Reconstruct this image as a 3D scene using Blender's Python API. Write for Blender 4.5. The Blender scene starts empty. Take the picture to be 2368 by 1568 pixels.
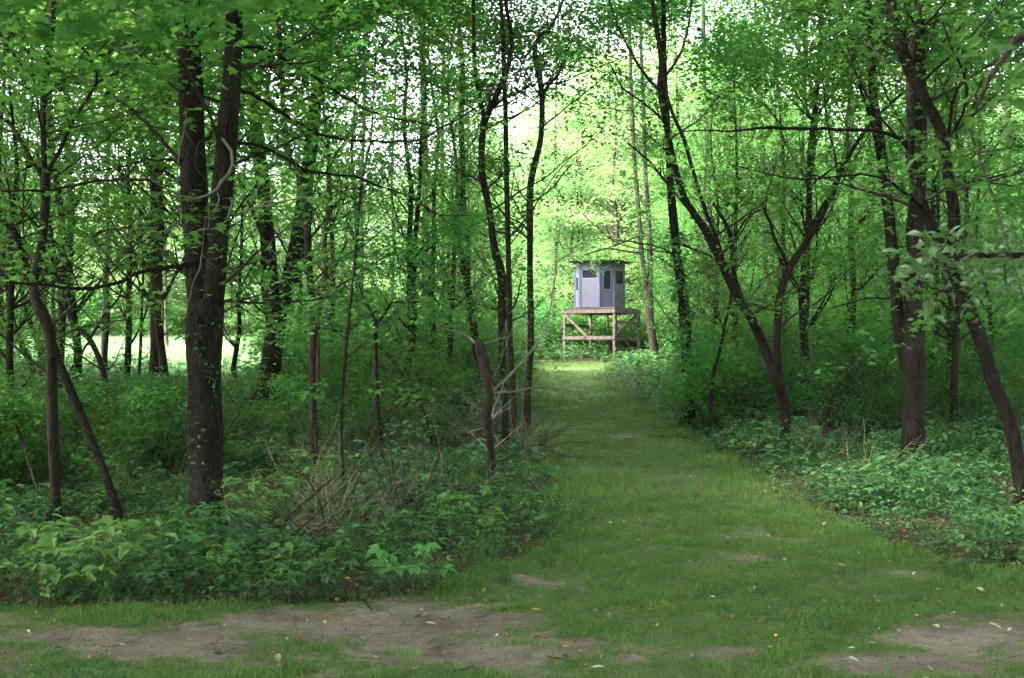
import bpy, math, random
import numpy as np
from mathutils import Vector, noise as mnoise

rng = np.random.default_rng(11)
random.seed(11)
SC = bpy.context.scene
COL = SC.collection
PI = math.pi

# ------------------------------------------------------------------ camera, sky, sun, exposure
F, CX, HY = 2800.0, 1183.5, 815.0          # focal length and horizon in units of a 2367 wide picture
cam_d = bpy.data.cameras.new('camera')
cam = bpy.data.objects.new('camera', cam_d)
COL.objects.link(cam)
cam.location = (0, 0, 1.6)
cam.rotation_euler = (PI / 2 + math.atan((HY - 784.0) / F), 0, 0)
cam_d.sensor_width = 23.6
cam_d.lens = F / 2367 * 23.6
cam_d.clip_start = 0.05
cam_d.clip_end = 800
cam_d.dof.use_dof = True
cam_d.dof.focus_distance = 15.0
cam_d.dof.aperture_fstop = 3.5
SC.camera = cam

SUN_EL, SUN_AZ = math.radians(44), math.radians(-112)     # azimuth from +y towards +x
world = bpy.data.worlds.new('World')
SC.world = world
world.use_nodes = True
wn, wl = world.node_tree.nodes, world.node_tree.links
sky = wn.new('ShaderNodeTexSky')
sky.sky_type = 'NISHITA'
sky.sun_disc = False
sky.sun_elevation = SUN_EL
sky.sun_rotation = SUN_AZ
sky.air_density = 1.0
sky.dust_density = 4.0
sky.ozone_density = 1.0
hs = wn.new('ShaderNodeHueSaturation')
hs.inputs['Saturation'].default_value = 0.32
wl.new(sky.outputs[0], hs.inputs['Color'])
bg = wn['Background']
wl.new(hs.outputs[0], bg.inputs['Color'])
bg.inputs['Strength'].default_value = 0.12

sun_d = bpy.data.lights.new('sun', 'SUN')
sun_d.energy = 1.5
sun_d.angle = math.radians(10)
sun_d.color = (1.0, 0.96, 0.88)
sun = bpy.data.objects.new('sun', sun_d)
COL.objects.link(sun)
dirv = Vector((math.sin(SUN_AZ) * math.cos(SUN_EL), math.cos(SUN_AZ) * math.cos(SUN_EL), math.sin(SUN_EL)))
sun.rotation_euler = dirv.to_track_quat('Z', 'Y').to_euler()

SC.view_settings.view_transform = 'Standard'
SC.view_settings.look = 'None'
SC.view_settings.gamma = 1
SC.view_settings.exposure = 4.25
cy = SC.cycles
cy.max_bounces = 6
cy.diffuse_bounces = 3
cy.glossy_bounces = 2
cy.transmission_bounces = 5
cy.use_denoising = True
cy.sample_clamp_indirect = 8

# ------------------------------------------------------------------ terrain
def tz(x, y):
    x = np.asarray(x, float); y = np.asarray(y, float)
    z = np.where(y < 10, 0, np.where(y < 49, 0.032 * (y - 10), 1.248 + 0.024 * (y - 49)))
    z = np.minimum(z, 2.35)
    z = z + 0.025 * np.sin(x * 0.9 + 1.3) * np.sin(y * 0.7) + 0.015 * np.sin(x * 2.1) * np.cos(y * 1.7 + 0.6)
    return z

def gd(px, py):
    """depth at which the ray through a picture point meets the ground"""
    ys = np.concatenate([np.arange(2.0, 40, 0.02), np.arange(40, 110, 0.1)])
    xs = (px - CX) / F * ys
    zr = 1.6 + (HY - py) / F * ys
    m = np.nonzero(zr <= tz(xs, ys))[0]
    return float(ys[m[0]]) if len(m) else 90.0

def pt(px, py, d):
    return np.array([(px - CX) / F * d, d, 1.6 + (HY - py) / F * d])

def to_px(x, y, z):
    return CX + x / y * F, HY - (z - 1.6) / y * F

def ground_pt(px, py):
    d = gd(px, py)
    x = (px - CX) / F * d
    return np.array([x, d, float(tz(x, d))])

def fbm(x, y, s, o=0.0, oct=3):
    out = np.zeros(np.shape(x)); a, f = 1.0, s
    for i in range(oct):
        out += a * (np.sin(x * f * 1.7 + 3.1 * i + o + 1.3 * np.sin(y * f * 1.1 + i)) * np.cos(y * f * 1.9 - 1.7 * i + o * 2 + 1.1 * np.sin(x * f * 0.9 + 2 * i)))
        a *= 0.55; f *= 2.13
    return out

# ------------------------------------------------------------------ object helpers
def setp(o, label=None, cat=None, group=None, kind=None):
    if label: o['label'] = label
    if cat: o['category'] = cat
    if group: o['group'] = group
    if kind: o['kind'] = kind
    return o

def thing(name, loc, label, cat, group=None):
    o = bpy.data.objects.new(name, None)
    COL.objects.link(o)
    o.location = [float(v) for v in loc]
    o.empty_display_size = 0.2
    return setp(o, label, cat, group)

def mesh_np(name, V, Fc, mat, rnd=None, smooth=False, mats=None, midx=None):
    """V (n,3), Fc (m,k) with one k"""
    V = np.ascontiguousarray(V, dtype=np.float32); Fc = np.ascontiguousarray(Fc, dtype=np.int32)
    me = bpy.data.meshes.new(name)
    n, (m, k) = len(V), Fc.shape
    me.vertices.add(n); me.vertices.foreach_set('co', V.ravel())
    me.loops.add(m * k); me.loops.foreach_set('vertex_index', Fc.ravel())
    me.polygons.add(m); me.polygons.foreach_set('loop_start', np.arange(0, m * k, k, dtype=np.int32))
    try: me.polygons.foreach_set('loop_total', np.full(m, k, dtype=np.int32))
    except Exception: pass
    if rnd is not None:
        a = me.attributes.new('rnd', 'FLOAT', 'POINT'); a.data.foreach_set('value', np.ascontiguousarray(rnd, dtype=np.float32))
    for mm in (mats or [mat]): me.materials.append(mm)
    if midx is not None: me.polygons.foreach_set('material_index', np.ascontiguousarray(midx, dtype=np.int32))
    me.polygons.foreach_set('use_smooth', np.full(m, bool(smooth)))
    me.update(calc_edges=True)
    return me

def link(name, me, parent=None, loc=(0, 0, 0), rz=0, scale=None):
    o = bpy.data.objects.new(name, me)
    COL.objects.link(o)
    o.location = [float(v) for v in loc]
    o.rotation_euler = (0, 0, rz)
    if scale is not None: o.scale = (scale,) * 3 if np.isscalar(scale) else scale
    if parent is not None: o.parent = parent
    return o

class MB:
    """collects quads"""
    def __init__(self): self.V = []; self.Q = []; self.n = 0
    def add(self, V, Q):
        self.V.append(np.asarray(V, float)); self.Q.append(np.asarray(Q, int) + self.n); self.n += len(V)
    def box(self, c, s, R=None):
        sx, sy, sz = [v / 2 for v in s]
        P = np.array([[x, y, z] for z in (-sz, sz) for y in (-sy, sy) for x in (-sx, sx)])
        if R is not None: P = P @ np.asarray(R).T
        self.add(P + np.asarray(c), [[0, 2, 3, 1], [4, 5, 7, 6], [0, 1, 5, 4], [2, 6, 7, 3], [0, 4, 6, 2], [1, 3, 7, 5]])
    def bar(self, a, b, w, t, up=(0, 0, 1)):
        """a beam from a to b: w across up-ish, t the other way"""
        a = np.asarray(a, float); b = np.asarray(b, float)
        d = b - a; L = np.linalg.norm(d); d = d / L
        u = np.asarray(up, float); s = np.cross(d, u); s /= np.linalg.norm(s); u = np.cross(s, d)
        self.box((a + b) / 2, (L, t, w), np.stack([d, s, u], 1))
    def tube(self, P, R, sides=8, bark=0.0, cap=True, seed=0):
        P = np.asarray(P, float); R = np.asarray(R, float); n = len(P)
        T = np.gradient(P, axis=0); T /= np.maximum(np.linalg.norm(T, axis=1, keepdims=True), 1e-9)
        ref = np.array([0.0, 1.0, 0.03]) if abs(T[:, 1]).mean() < 0.8 else np.array([1.0, 0, 0])
        A = np.cross(T, ref); A /= np.maximum(np.linalg.norm(A, axis=1, keepdims=True), 1e-9)
        B = np.cross(T, A)
        th = np.arange(sides) / sides * 2 * PI
        rr = R[:, None] * np.ones(sides)[None]
        if bark > 0:
            k = np.arange(n)[:, None]; s = seed * 1.7
            rr = rr * (1 + bark * (np.sin(th * 3 + k * 0.03 + s) * 0.5 + np.sin(th * 5 - k * 0.05 + 2 * s) * 0.35)
                       + bark * 0.9 * (np.random.default_rng(seed).random((n, sides)) - 0.5))
        V = P[:, None, :] + rr[..., None] * (np.cos(th)[None, :, None] * A[:, None, :] + np.sin(th)[None, :, None] * B[:, None, :])
        V = V.reshape(-1, 3)
        i = np.arange(n - 1)[:, None] * sides; j = np.arange(sides)[None]; j2 = (j + 1) % sides
        Q = np.stack([i + j, i + j2, i + sides + j2, i + sides + j], -1).reshape(-1, 4)
        self.add(V, Q)
    def mesh(self, name, mat, origin=(0, 0, 0), smooth=False):
        V = np.concatenate(self.V) - np.asarray(origin, float)
        return mesh_np(name, V, np.concatenate(self.Q), mat, smooth=smooth)

def catmull(P, R, step):
    P = np.asarray(P, float); R = np.asarray(R, float)
    if len(P) == 2: P = np.array([P[0], P.mean(0), P[1]]); R = np.array([R[0], R.mean(), R[1]])
    P0 = np.vstack([2 * P[0] - P[1], P, 2 * P[-1] - P[-2]])
    oP, oR = [], []
    for i in range(len(P) - 1):
        a, b, c, d = P0[i:i + 4]
        m = max(1, int(np.linalg.norm(c - b) / step))
        t = (np.arange(m) / m)[:, None]
        oP.append(0.5 * (2 * b + (c - a) * t + (2 * a - 5 * b + 4 * c - d) * t ** 2 + (3 * b - a - 3 * c + d) * t ** 3))
        oR.append(R[i] + (R[i + 1] - R[i]) * t[:, 0])
    oP.append(P[-1:]); oR.append(R[-1:])
    return np.concatenate(oP), np.concatenate(oR)

# ------------------------------------------------------------------ materials
def newmat(name):
    m = bpy.data.materials.new(name); m.use_nodes = True
    nt = m.node_tree
    for n in list(nt.nodes): nt.nodes.remove(n)
    return m, nt.nodes, nt.links

def ramp(N, stops):
    r = N.new('ShaderNodeValToRGB'); e = r.color_ramp.elements
    e[0].position, e[0].color = stops[0][0], (*stops[0][1], 1)
    e[1].position, e[1].color = stops[-1][0], (*stops[-1][1], 1)
    for p, c in stops[1:-1]:
        q = e.new(p); q.color = (*c, 1)
    return r

def leaf_mat(name, cols, trans, mixf=0.45, rough=0.5, spec=0.35):
    m, N, L = newmat(name)
    at = N.new('ShaderNodeAttribute'); at.attribute_name = 'rnd'
    oi = N.new('ShaderNodeObjectInfo')
    mx = N.new('ShaderNodeMath'); mx.operation = 'MULTIPLY_ADD'; mx.inputs[1].default_value = 0.65
    m2 = N.new('ShaderNodeMath'); m2.operation = 'MULTIPLY'; m2.inputs[1].default_value = 0.35
    L.new(oi.outputs['Random'], m2.inputs[0]); L.new(at.outputs['Fac'], mx.inputs[0]); L.new(m2.outputs[0], mx.inputs[2])
    r = ramp(N, [(i / (len(cols) - 1), c) for i, c in enumerate(cols)])
    L.new(mx.outputs[0], r.inputs[0])
    P = N.new('ShaderNodeBsdfPrincipled'); P.inputs['Roughness'].default_value = rough
    P.inputs['Specular IOR Level'].default_value = spec * 0.45
    T = N.new('ShaderNodeBsdfTranslucent')
    r2 = ramp(N, [(0, trans[0]), (1, trans[1])]); L.new(mx.outputs[0], r2.inputs[0])
    hue = N.new('ShaderNodeMapRange'); hue.inputs['To Min'].default_value = 0.485; hue.inputs['To Max'].default_value = 0.535
    L.new(oi.outputs['Random'], hue.inputs['Value'])
    fr = N.new('ShaderNodeMath'); fr.operation = 'MULTIPLY'; fr.inputs[1].default_value = 7.31; L.new(oi.outputs['Random'], fr.inputs[0])
    f2 = N.new('ShaderNodeMath'); f2.operation = 'FRACT'; L.new(fr.outputs[0], f2.inputs[0])
    vr = N.new('ShaderNodeMapRange'); vr.inputs['To Min'].default_value = 0.75; vr.inputs['To Max'].default_value = 1.2; L.new(f2.outputs[0], vr.inputs['Value'])
    for src, dst in ((r, P.inputs['Base Color']), (r2, T.inputs['Color'])):
        h_ = N.new('ShaderNodeHueSaturation'); L.new(hue.outputs[0], h_.inputs['Hue']); L.new(vr.outputs[0], h_.inputs['Value']); h_.inputs['Saturation'].default_value = 0.88
        L.new(src.outputs[0], h_.inputs['Color']); L.new(h_.outputs[0], dst)
    S = N.new('ShaderNodeMixShader'); S.inputs[0].default_value = mixf
    L.new(P.outputs[0], S.inputs[1]); L.new(T.outputs[0], S.inputs[2])
    o = N.new('ShaderNodeOutputMaterial'); L.new(S.outputs[0], o.inputs[0])
    return m

M = {}
M['leaf'] = leaf_mat('leaf_maple', [(0.016, 0.055, 0.008), (0.032, 0.095, 0.014), (0.06, 0.14, 0.022)], [(0.07, 0.25, 0.015), (0.20, 0.44, 0.045)], 0.48, 0.45, 0.3)
M['leaf_far'] = leaf_mat('leaf_far', [(0.05, 0.12, 0.028), (0.09, 0.17, 0.038), (0.13, 0.21, 0.06)], [(0.15, 0.33, 0.06), (0.38, 0.56, 0.18)], 0.5, 0.36, 0.5)  # paler than the near leaves; brighter background light put into the colour
M['leaf_shrub'] = leaf_mat('leaf_shrub', [(0.014, 0.052, 0.010), (0.030, 0.095, 0.016), (0.06, 0.135, 0.022)], [(0.05, 0.19, 0.02), (0.14, 0.32, 0.035)], 0.42, 0.45, 0.3)
M['cover'] = leaf_mat('leaf_cover', [(0.018, 0.058, 0.020), (0.045, 0.12, 0.038), (0.10, 0.20, 0.06)], [(0.04, 0.15, 0.02), (0.10, 0.26, 0.04)], 0.34, 0.42, 0.35)
M['cover_light'] = leaf_mat('leaf_cover_light', [(0.06, 0.14, 0.03), (0.09, 0.19, 0.035), (0.12, 0.24, 0.05)], [(0.10, 0.26, 0.03), (0.17, 0.36, 0.06)], 0.35, 0.45, 0.4)
M['leaf_glossy'] = leaf_mat('leaf_glossy', [(0.04, 0.10, 0.035), (0.07, 0.14, 0.055), (0.12, 0.19, 0.09)], [(0.08, 0.22, 0.04), (0.14, 0.30, 0.06)], 0.28, 0.34, 1.4)
M['grass'] = leaf_mat('grass_blade', [(0.035, 0.095, 0.012), (0.07, 0.155, 0.02), (0.15, 0.185, 0.045)], [(0.11, 0.25, 0.03), (0.24, 0.36, 0.07)], 0.35, 0.5, 0.3)
M['meadow_grass'] = leaf_mat('meadow_blade', [(0.08, 0.19, 0.05), (0.12, 0.25, 0.07), (0.16, 0.29, 0.10)], [(0.2, 0.36, 0.12), (0.28, 0.44, 0.17)], 0.4, 0.5, 0.3)
M['litter'] = leaf_mat('dry_leaf', [(0.09, 0.05, 0.03), (0.17, 0.10, 0.05), (0.30, 0.21, 0.11)], [(0.1, 0.05, 0.02), (0.2, 0.13, 0.05)], 0.15)

def plain(name, col, rough=0.7, var=0.25, scale=8.0, stretch=(1, 1, 1), bump=0.2, spec=0.3, col2=None, metallic=0.0):
    m, N, L = newmat(name)
    tc = N.new('ShaderNodeTexCoord'); mp = N.new('ShaderNodeMapping'); mp.inputs['Scale'].default_value = stretch
    L.new(tc.outputs['Object'], mp.inputs[0])
    nz = N.new('ShaderNodeTexNoise'); nz.inputs['Scale'].default_value = scale; nz.inputs['Detail'].default_value = 6
    L.new(mp.outputs[0], nz.inputs['Vector'])
    c2 = col2 or tuple(c * (1 + var) for c in col)
    r = ramp(N, [(0.3, tuple(c * (1 - var) for c in col)), (0.7, c2)])
    L.new(nz.outputs['Fac'], r.inputs[0])
    P = N.new('ShaderNodeBsdfPrincipled'); P.inputs['Roughness'].default_value = rough
    P.inputs['Specular IOR Level'].default_value = spec; P.inputs['Metallic'].default_value = metallic
    L.new(r.outputs[0], P.inputs['Base Color'])
    if bump:
        b = N.new('ShaderNodeBump'); b.inputs['Strength'].default_value = bump; b.inputs['Distance'].default_value = 0.01
        L.new(nz.outputs['Fac'], b.inputs['Height']); L.new(b.outputs[0], P.inputs['Normal'])
    o = N.new('ShaderNodeOutputMaterial'); L.new(P.outputs[0], o.inputs[0])
    return m

def bark_mat(name, dark, light, sc=14.0, moss=0.0, dist=0.02):
    m, N, L = newmat(name)
    tc = N.new('ShaderNodeTexCoord'); mp = N.new('ShaderNodeMapping'); mp.inputs['Scale'].default_value = (1, 1, 0.28)
    L.new(tc.outputs['Object'], mp.inputs[0])
    vo = N.new('ShaderNodeTexVoronoi'); vo.inputs['Scale'].default_value = sc * 2.2; vo.feature = 'DISTANCE_TO_EDGE'
    nz = N.new('ShaderNodeTexNoise'); nz.inputs['Scale'].default_value = sc; nz.inputs['Detail'].default_value = 8; nz.inputs['Roughness'].default_value = 0.65
    mixv = N.new('ShaderNodeVectorMath'); mixv.operation = 'ADD'
    sc2 = N.new('ShaderNodeVectorMath'); sc2.operation = 'SCALE'; sc2.inputs['Scale'].default_value = 0.06
    L.new(mp.outputs[0], nz.inputs['Vector']); L.new(nz.outputs['Color'], sc2.inputs[0])
    L.new(mp.outputs[0], mixv.inputs[0]); L.new(sc2.outputs[0], mixv.inputs[1]); L.new(mixv.outputs[0], vo.inputs['Vector'])
    h = N.new('ShaderNodeMath'); h.operation = 'MULTIPLY_ADD'; h.inputs[1].default_value = 1.2
    L.new(vo.outputs['Distance'], h.inputs[0]); L.new(nz.outputs['Fac'], h.inputs[2])
    r = ramp(N, [(0.38, dark), (0.62, tuple((a + b) / 2 for a, b in zip(dark, light))), (0.9, light)])
    L.new(h.outputs[0], r.inputs[0])
    big = N.new('ShaderNodeTexNoise'); big.inputs['Scale'].default_value = 2.2; big.inputs['Detail'].default_value = 5
    L.new(tc.outputs['Object'], big.inputs['Vector'])
    rb = ramp(N, [(0.52, (0, 0, 0)), (0.72, (1, 1, 1))]); L.new(big.outputs['Fac'], rb.inputs[0])
    mm = N.new('ShaderNodeMath'); mm.operation = 'MULTIPLY'; mm.inputs[1].default_value = 0.35 + moss
    L.new(rb.outputs[0], mm.inputs[0])
    mc = N.new('ShaderNodeMixRGB'); mc.inputs[2].default_value = (0.04, 0.046, 0.026, 1)
    L.new(mm.outputs[0], mc.inputs[0]); L.new(r.outputs[0], mc.inputs[1])
    P = N.new('ShaderNodeBsdfPrincipled'); P.inputs['Roughness'].default_value = 0.9; P.inputs['Specular IOR Level'].default_value = 0.06
    L.new(mc.outputs[0], P.inputs['Base Color'])
    b = N.new('ShaderNodeBump'); b.inputs['Strength'].default_value = 0.9; b.inputs['Distance'].default_value = dist
    L.new(h.outputs[0], b.inputs['Height']); L.new(b.outputs[0], P.inputs['Normal'])
    o = N.new('ShaderNodeOutputMaterial'); L.new(P.outputs[0], o.inputs[0])
    return m

M['bark_dark'] = bark_mat('bark_dark', (0.005, 0.0038, 0.003), (0.033, 0.028, 0.024), 20)
M['bark_mid'] = bark_mat('bark_mid', (0.008, 0.006, 0.0045), (0.040, 0.034, 0.027), 24, 0.2, 0.01)
M['bark_grey'] = bark_mat('bark_grey', (0.022, 0.018, 0.015), (0.085, 0.072, 0.06), 20, 0.1)
M['twig'] = plain('twig_bark', (0.022, 0.017, 0.013), 0.8, 0.4, 30, bump=0)
M['twig_pale'] = plain('dead_twig', (0.115, 0.10, 0.085), 0.8, 0.3, 20, bump=0)
M['vine_red'] = plain('peeling_bark', (0.075, 0.036, 0.022), 0.8, 0.45, 18, (1, 1, 0.3), 0.3)
M['orange_wood'] = plain('torn_wood', (0.22, 0.12, 0.055), 0.75, 0.35, 14, bump=0.2)
M['straw'] = plain('dry_stems', (0.24, 0.19, 0.12), 0.8, 0.45, 9, bump=0)
M['wood'] = plain('weathered_lumber', (0.05, 0.037, 0.03), 0.8, 0.35, 5, (2, 2, 2), 0.2, col2=(0.095, 0.073, 0.062))
M['panel'] = plain('grey_painted_panel', (0.058, 0.054, 0.080), 0.45, 0.06, 3, bump=0.03, spec=0.4)
M['trim'] = plain('dark_blue_trim', (0.035, 0.045, 0.085), 0.5, 0.1, 4, bump=0)
M['frame'] = plain('window_rubber', (0.13, 0.13, 0.15), 0.5, 0.1, 4, bump=0)
M['glass'] = plain('dark_window', (0.012, 0.013, 0.018), 0.25, 0.1, 3, bump=0, spec=0.1)
M['roof'] = plain('dark_roof_sheet', (0.03, 0.03, 0.038), 0.6, 0.2, 3, bump=0.05)
M['bright_plant'] = leaf_mat('leaf_bright_plant', [(0.06, 0.15, 0.03), (0.09, 0.21, 0.045), (0.13, 0.27, 0.06)], [(0.14, 0.34, 0.04), (0.22, 0.44, 0.08)], 0.35, 0.45, 0.4)
M['crumb_dark'] = plain('crumb_dark', (0.06, 0.044, 0.037), 0.9, 0.4, 40, bump=0)
M['crumb_light'] = plain('crumb_light', (0.2, 0.16, 0.13), 0.9, 0.4, 40, bump=0)
M['petal'] = plain('pale_leaf', (0.36, 0.36, 0.26), 0.6, 0.2, 20, bump=0)
M['yellow'] = plain('yellow_leaf', (0.40, 0.31, 0.05), 0.5, 0.25, 30, bump=0)
M['brown'] = plain('brown_leaf', (0.30, 0.14, 0.06), 0.6, 0.35, 30, bump=0)

def ground_mat():
    m, N, L = newmat('forest_floor')
    tc = N.new('ShaderNodeTexCoord')
    n1 = N.new('ShaderNodeTexNoise'); n1.inputs['Scale'].default_value = 2.0; n1.inputs['Detail'].default_value = 10; n1.inputs['Roughness'].default_value = 0.7
    n2 = N.new('ShaderNodeTexVoronoi'); n2.inputs['Scale'].default_value = 22
    for n in (n1, n2): L.new(tc.outputs['Object'], n.inputs['Vector'])
    r = ramp(N, [(0.3, (0.022, 0.016, 0.011)), (0.55, (0.05, 0.036, 0.024)), (0.75, (0.09, 0.065, 0.042))]); L.new(n1.outputs['Fac'], r.inputs[0])
    r2 = ramp(N, [(0, (0.5, 0.5, 0.5)), (1, (1.5, 1.3, 1.1))]); L.new(n2.outputs['Color'], r2.inputs[0])
    mx = N.new('ShaderNodeMixRGB'); mx.blend_type = 'MULTIPLY'; mx.inputs[0].default_value = 0.7
    L.new(r.outputs[0], mx.inputs[1]); L.new(r2.outputs[0], mx.inputs[2])
    P = N.new('ShaderNodeBsdfPrincipled'); P.inputs['Roughness'].default_value = 0.95; P.inputs['Specular IOR Level'].default_value = 0.15
    L.new(mx.outputs[0], P.inputs['Base Color'])
    b = N.new('ShaderNodeBump'); b.inputs['Strength'].default_value = 0.8; b.inputs['Distance'].default_value = 0.03
    L.new(n1.outputs['Fac'], b.inputs['Height']); L.new(b.outputs[0], P.inputs['Normal'])
    o = N.new('ShaderNodeOutputMaterial'); L.new(P.outputs[0], o.inputs[0])
    return m

def path_mat():
    m, N, L = newmat('mown_path')
    tc = N.new('ShaderNodeTexCoord')
    at = N.new('ShaderNodeAttribute'); at.attribute_name = 'bare'
    n1 = N.new('ShaderNodeTexNoise'); n1.inputs['Scale'].default_value = 9; n1.inputs['Detail'].default_value = 10; n1.inputs['Roughness'].default_value = 0.75
    n2 = N.new('ShaderNodeTexNoise'); n2.inputs['Scale'].default_value = 1.6; n2.inputs['Detail'].default_value = 5
    n3 = N.new('ShaderNodeTexNoise'); n3.inputs['Scale'].default_value = 60; n3.inputs['Detail'].default_value = 6
    for n in (n1, n2, n3): L.new(tc.outputs['Object'], n.inputs['Vector'])
    soil = ramp(N, [(0.32, (0.042, 0.031, 0.026)), (0.46, (0.12, 0.09, 0.078)), (0.58, (0.19, 0.148, 0.13)), (0.75, (0.25, 0.20, 0.176))])
    a1 = N.new('ShaderNodeMath'); a1.operation = 'MULTIPLY_ADD'; a1.inputs[1].default_value = 0.45
    a0 = N.new('ShaderNodeMath'); a0.operation = 'MULTIPLY'; a0.inputs[1].default_value = 0.55
    L.new(n2.outputs['Fac'], a0.inputs[0]); L.new(n1.outputs['Fac'], a1.inputs[0]); L.new(a0.outputs[0], a1.inputs[2]); L.new(a1.outputs[0], soil.inputs[0])
    turf = ramp(N, [(0.3, (0.034, 0.032, 0.016)), (0.5, (0.06, 0.085, 0.025)), (0.72, (0.09, 0.125, 0.038))]); L.new(n3.outputs['Fac'], turf.inputs[0])
    n4 = N.new('ShaderNodeTexNoise'); n4.inputs['Scale'].default_value = 90; n4.inputs['Detail'].default_value = 4
    L.new(tc.outputs['Object'], n4.inputs['Vector'])
    dk = ramp(N, [(0.36, (0.35, 0.3, 0.28)), (0.46, (1, 1, 1)), (0.62, (1, 1, 1)), (0.7, (1.5, 1.45, 1.35))]); L.new(n4.outputs['Fac'], dk.inputs[0])
    sd = N.new('ShaderNodeMixRGB'); sd.blend_type = 'MULTIPLY'; sd.inputs[0].default_value = 0.8
    L.new(soil.outputs[0], sd.inputs[1]); L.new(dk.outputs[0], sd.inputs[2])
    # bare mask, roughened
    ad = N.new('ShaderNodeMath'); ad.operation = 'MULTIPLY_ADD'; ad.inputs[1].default_value = 1.3; ad.inputs[2].default_value = -0.65
    L.new(n1.outputs['Fac'], ad.inputs[0])
    sm = N.new('ShaderNodeMath'); sm.operation = 'ADD'; L.new(at.outputs['Fac'], sm.inputs[0]); L.new(ad.outputs[0], sm.inputs[1])
    rm = ramp(N, [(0.30, (0, 0, 0)), (0.70, (1, 1, 1))]); L.new(sm.outputs[0], rm.inputs[0])
    mx = N.new('ShaderNodeMixRGB'); L.new(rm.outputs[0], mx.inputs[0]); L.new(turf.outputs[0], mx.inputs[1]); L.new(sd.outputs[0], mx.inputs[2])
    P = N.new('ShaderNodeBsdfPrincipled'); P.inputs['Roughness'].default_value = 0.9; P.inputs['Specular IOR Level'].default_value = 0.2
    L.new(mx.outputs[0], P.inputs['Base Color'])
    b = N.new('ShaderNodeBump'); b.inputs['Strength'].default_value = 0.7; b.inputs['Distance'].default_value = 0.015
    L.new(n1.outputs['Fac'], b.inputs['Height']); L.new(b.outputs[0], P.inputs['Normal'])
    o = N.new('ShaderNodeOutputMaterial'); L.new(P.outputs[0], o.inputs[0])
    return m
M['ground'] = ground_mat()
M['path'] = path_mat()
M['meadow'] = plain('meadow_turf', (0.13, 0.25, 0.08), 0.9, 0.2, 1.2, bump=0.1)

# ------------------------------------------------------------------ mown path outline, bare soil patches
LEFT = [(838, 1240), (860, 1245), (900, 1225), (960, 1225), (1000, 1240), (1040, 1290), (1100, 1335), (1180, 1350), (1250, 1320),
        (1290, 1265), (1330, 1180), (1370, 1080), (1395, 860), (1404, 500), (1408, 100), (1409, -700), (1700, -900)]
RIGHT = [(838, 1500), (846, 1405), (870, 1385), (900, 1405), (930, 1450), (960, 1515), (1010, 1570), (1060, 1640), (1110, 1720), (1170, 1815),
         (1250, 1960), (1290, 2090), (1330, 2260), (1360, 2400), (1400, 2560), (1450, 2900), (1700, 3200)]
LY, LX = np.array([a for a, _ in LEFT], float), np.array([b for _, b in LEFT], float)
RY, RX = np.array([a for a, _ in RIGHT], float), np.array([b for _, b in RIGHT], float)

def path_side(x, y):
    """signed picture distance inside the path (positive inside), in metres"""
    z = tz(x, y)
    px, py = to_px(x, np.maximum(y, 0.5), z)
    l = np.interp(py, LY, LX); r = np.interp(py, RY, RX)
    s = np.minimum(px - l, r - px) / F * y
    s = s + 0.10 * fbm(x, y, 1.5, 0.3)
    # towards the field end the clearing goes on in front of the stand
    return np.where(py < 838, -1.0, s)

PATCH = [(300, 1487, 420, 38), (900, 1450, 330, 52), (1120, 1515, 300, 40), (1700, 1505, 110, 22), (2150, 1538, 260, 26), (2260, 1475, 170, 34),
         (2130, 1440, 60, 18), (1690, 1235, 60, 13), (1700, 1295, 60, 10), (1240, 1345, 110, 20), (1560, 1310, 60, 10), (-200, 1495, 400, 40),
         (1480, 1270, 60, 8), (2100, 1330, 90, 10), (1650, 1395, 70, 8), (640, 1415, 150, 16), (1450, 1010, 40, 6), (1560, 1375, 50, 7)]
def bare(x, y):
    z = tz(x, y); px, py = to_px(x, np.maximum(y, 0.5), z)
    b = np.zeros(np.shape(x))
    for cx, cy_, rx, ry in PATCH:
        big = 1.0 if rx > 150 else 0.55
        b = np.maximum(b, big * (1.1 - 0.55 * np.sqrt(((px - cx) / rx) ** 2 + ((py - cy_) / ry) ** 2)))
    b = b + 0.20 * fbm(x, y, 2.6, 1.0) + 0.16 * fbm(x, y, 7, 2.0) + 0.10 * fbm(x, y, 19, 5.0)
    return np.clip(b, 0, 1)

# ------------------------------------------------------------------ ground sheets
def grid_sheet(name, xs, ys, zoff, mat, keep=None, kind='structure', attr=None, rename=None):
    X, Y = np.meshgrid(xs, ys)
    Z = tz(X, Y) + zoff
    n, m = X.shape
    V = np.stack([X, Y, Z], -1).reshape(-1, 3)
    i = (np.arange(n - 1)[:, None] * m + np.arange(m - 1)[None]).ravel()
    Q = np.stack([i, i + 1, i + m + 1, i + m], 1)
    if keep is not None:
        cx = V[Q, 0].mean(1); cy_ = V[Q, 1].mean(1)
        Q = Q[keep(cx, cy_)]
        used = np.unique(Q); mp = np.full(len(V), -1); mp[used] = np.arange(len(used)); V = V[used]; Q = mp[Q]
    me = mesh_np(name, V, Q, mat, smooth=True)
    if attr:
        a = me.attributes.new(attr[0], 'FLOAT', 'POINT'); a.data.foreach_set('value', attr[1](V[:, 0], V[:, 1]).astype(np.float32))
    o = link(name, me); setp(o, kind=kind)
    return o

g_x = np.concatenate([np.linspace(-400, -40, 30), np.arange(-39.5, 40, 0.5), np.linspace(40.5, 400, 30)])
g_y = np.concatenate([np.linspace(-120, -8, 20), np.arange(-7.5, 90, 0.5), np.linspace(91, 420, 40)])
o = grid_sheet('ground', g_x, g_y, 0, M['ground'])
setp(o, label='dark leaf-strewn soil of the forest floor')

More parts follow.
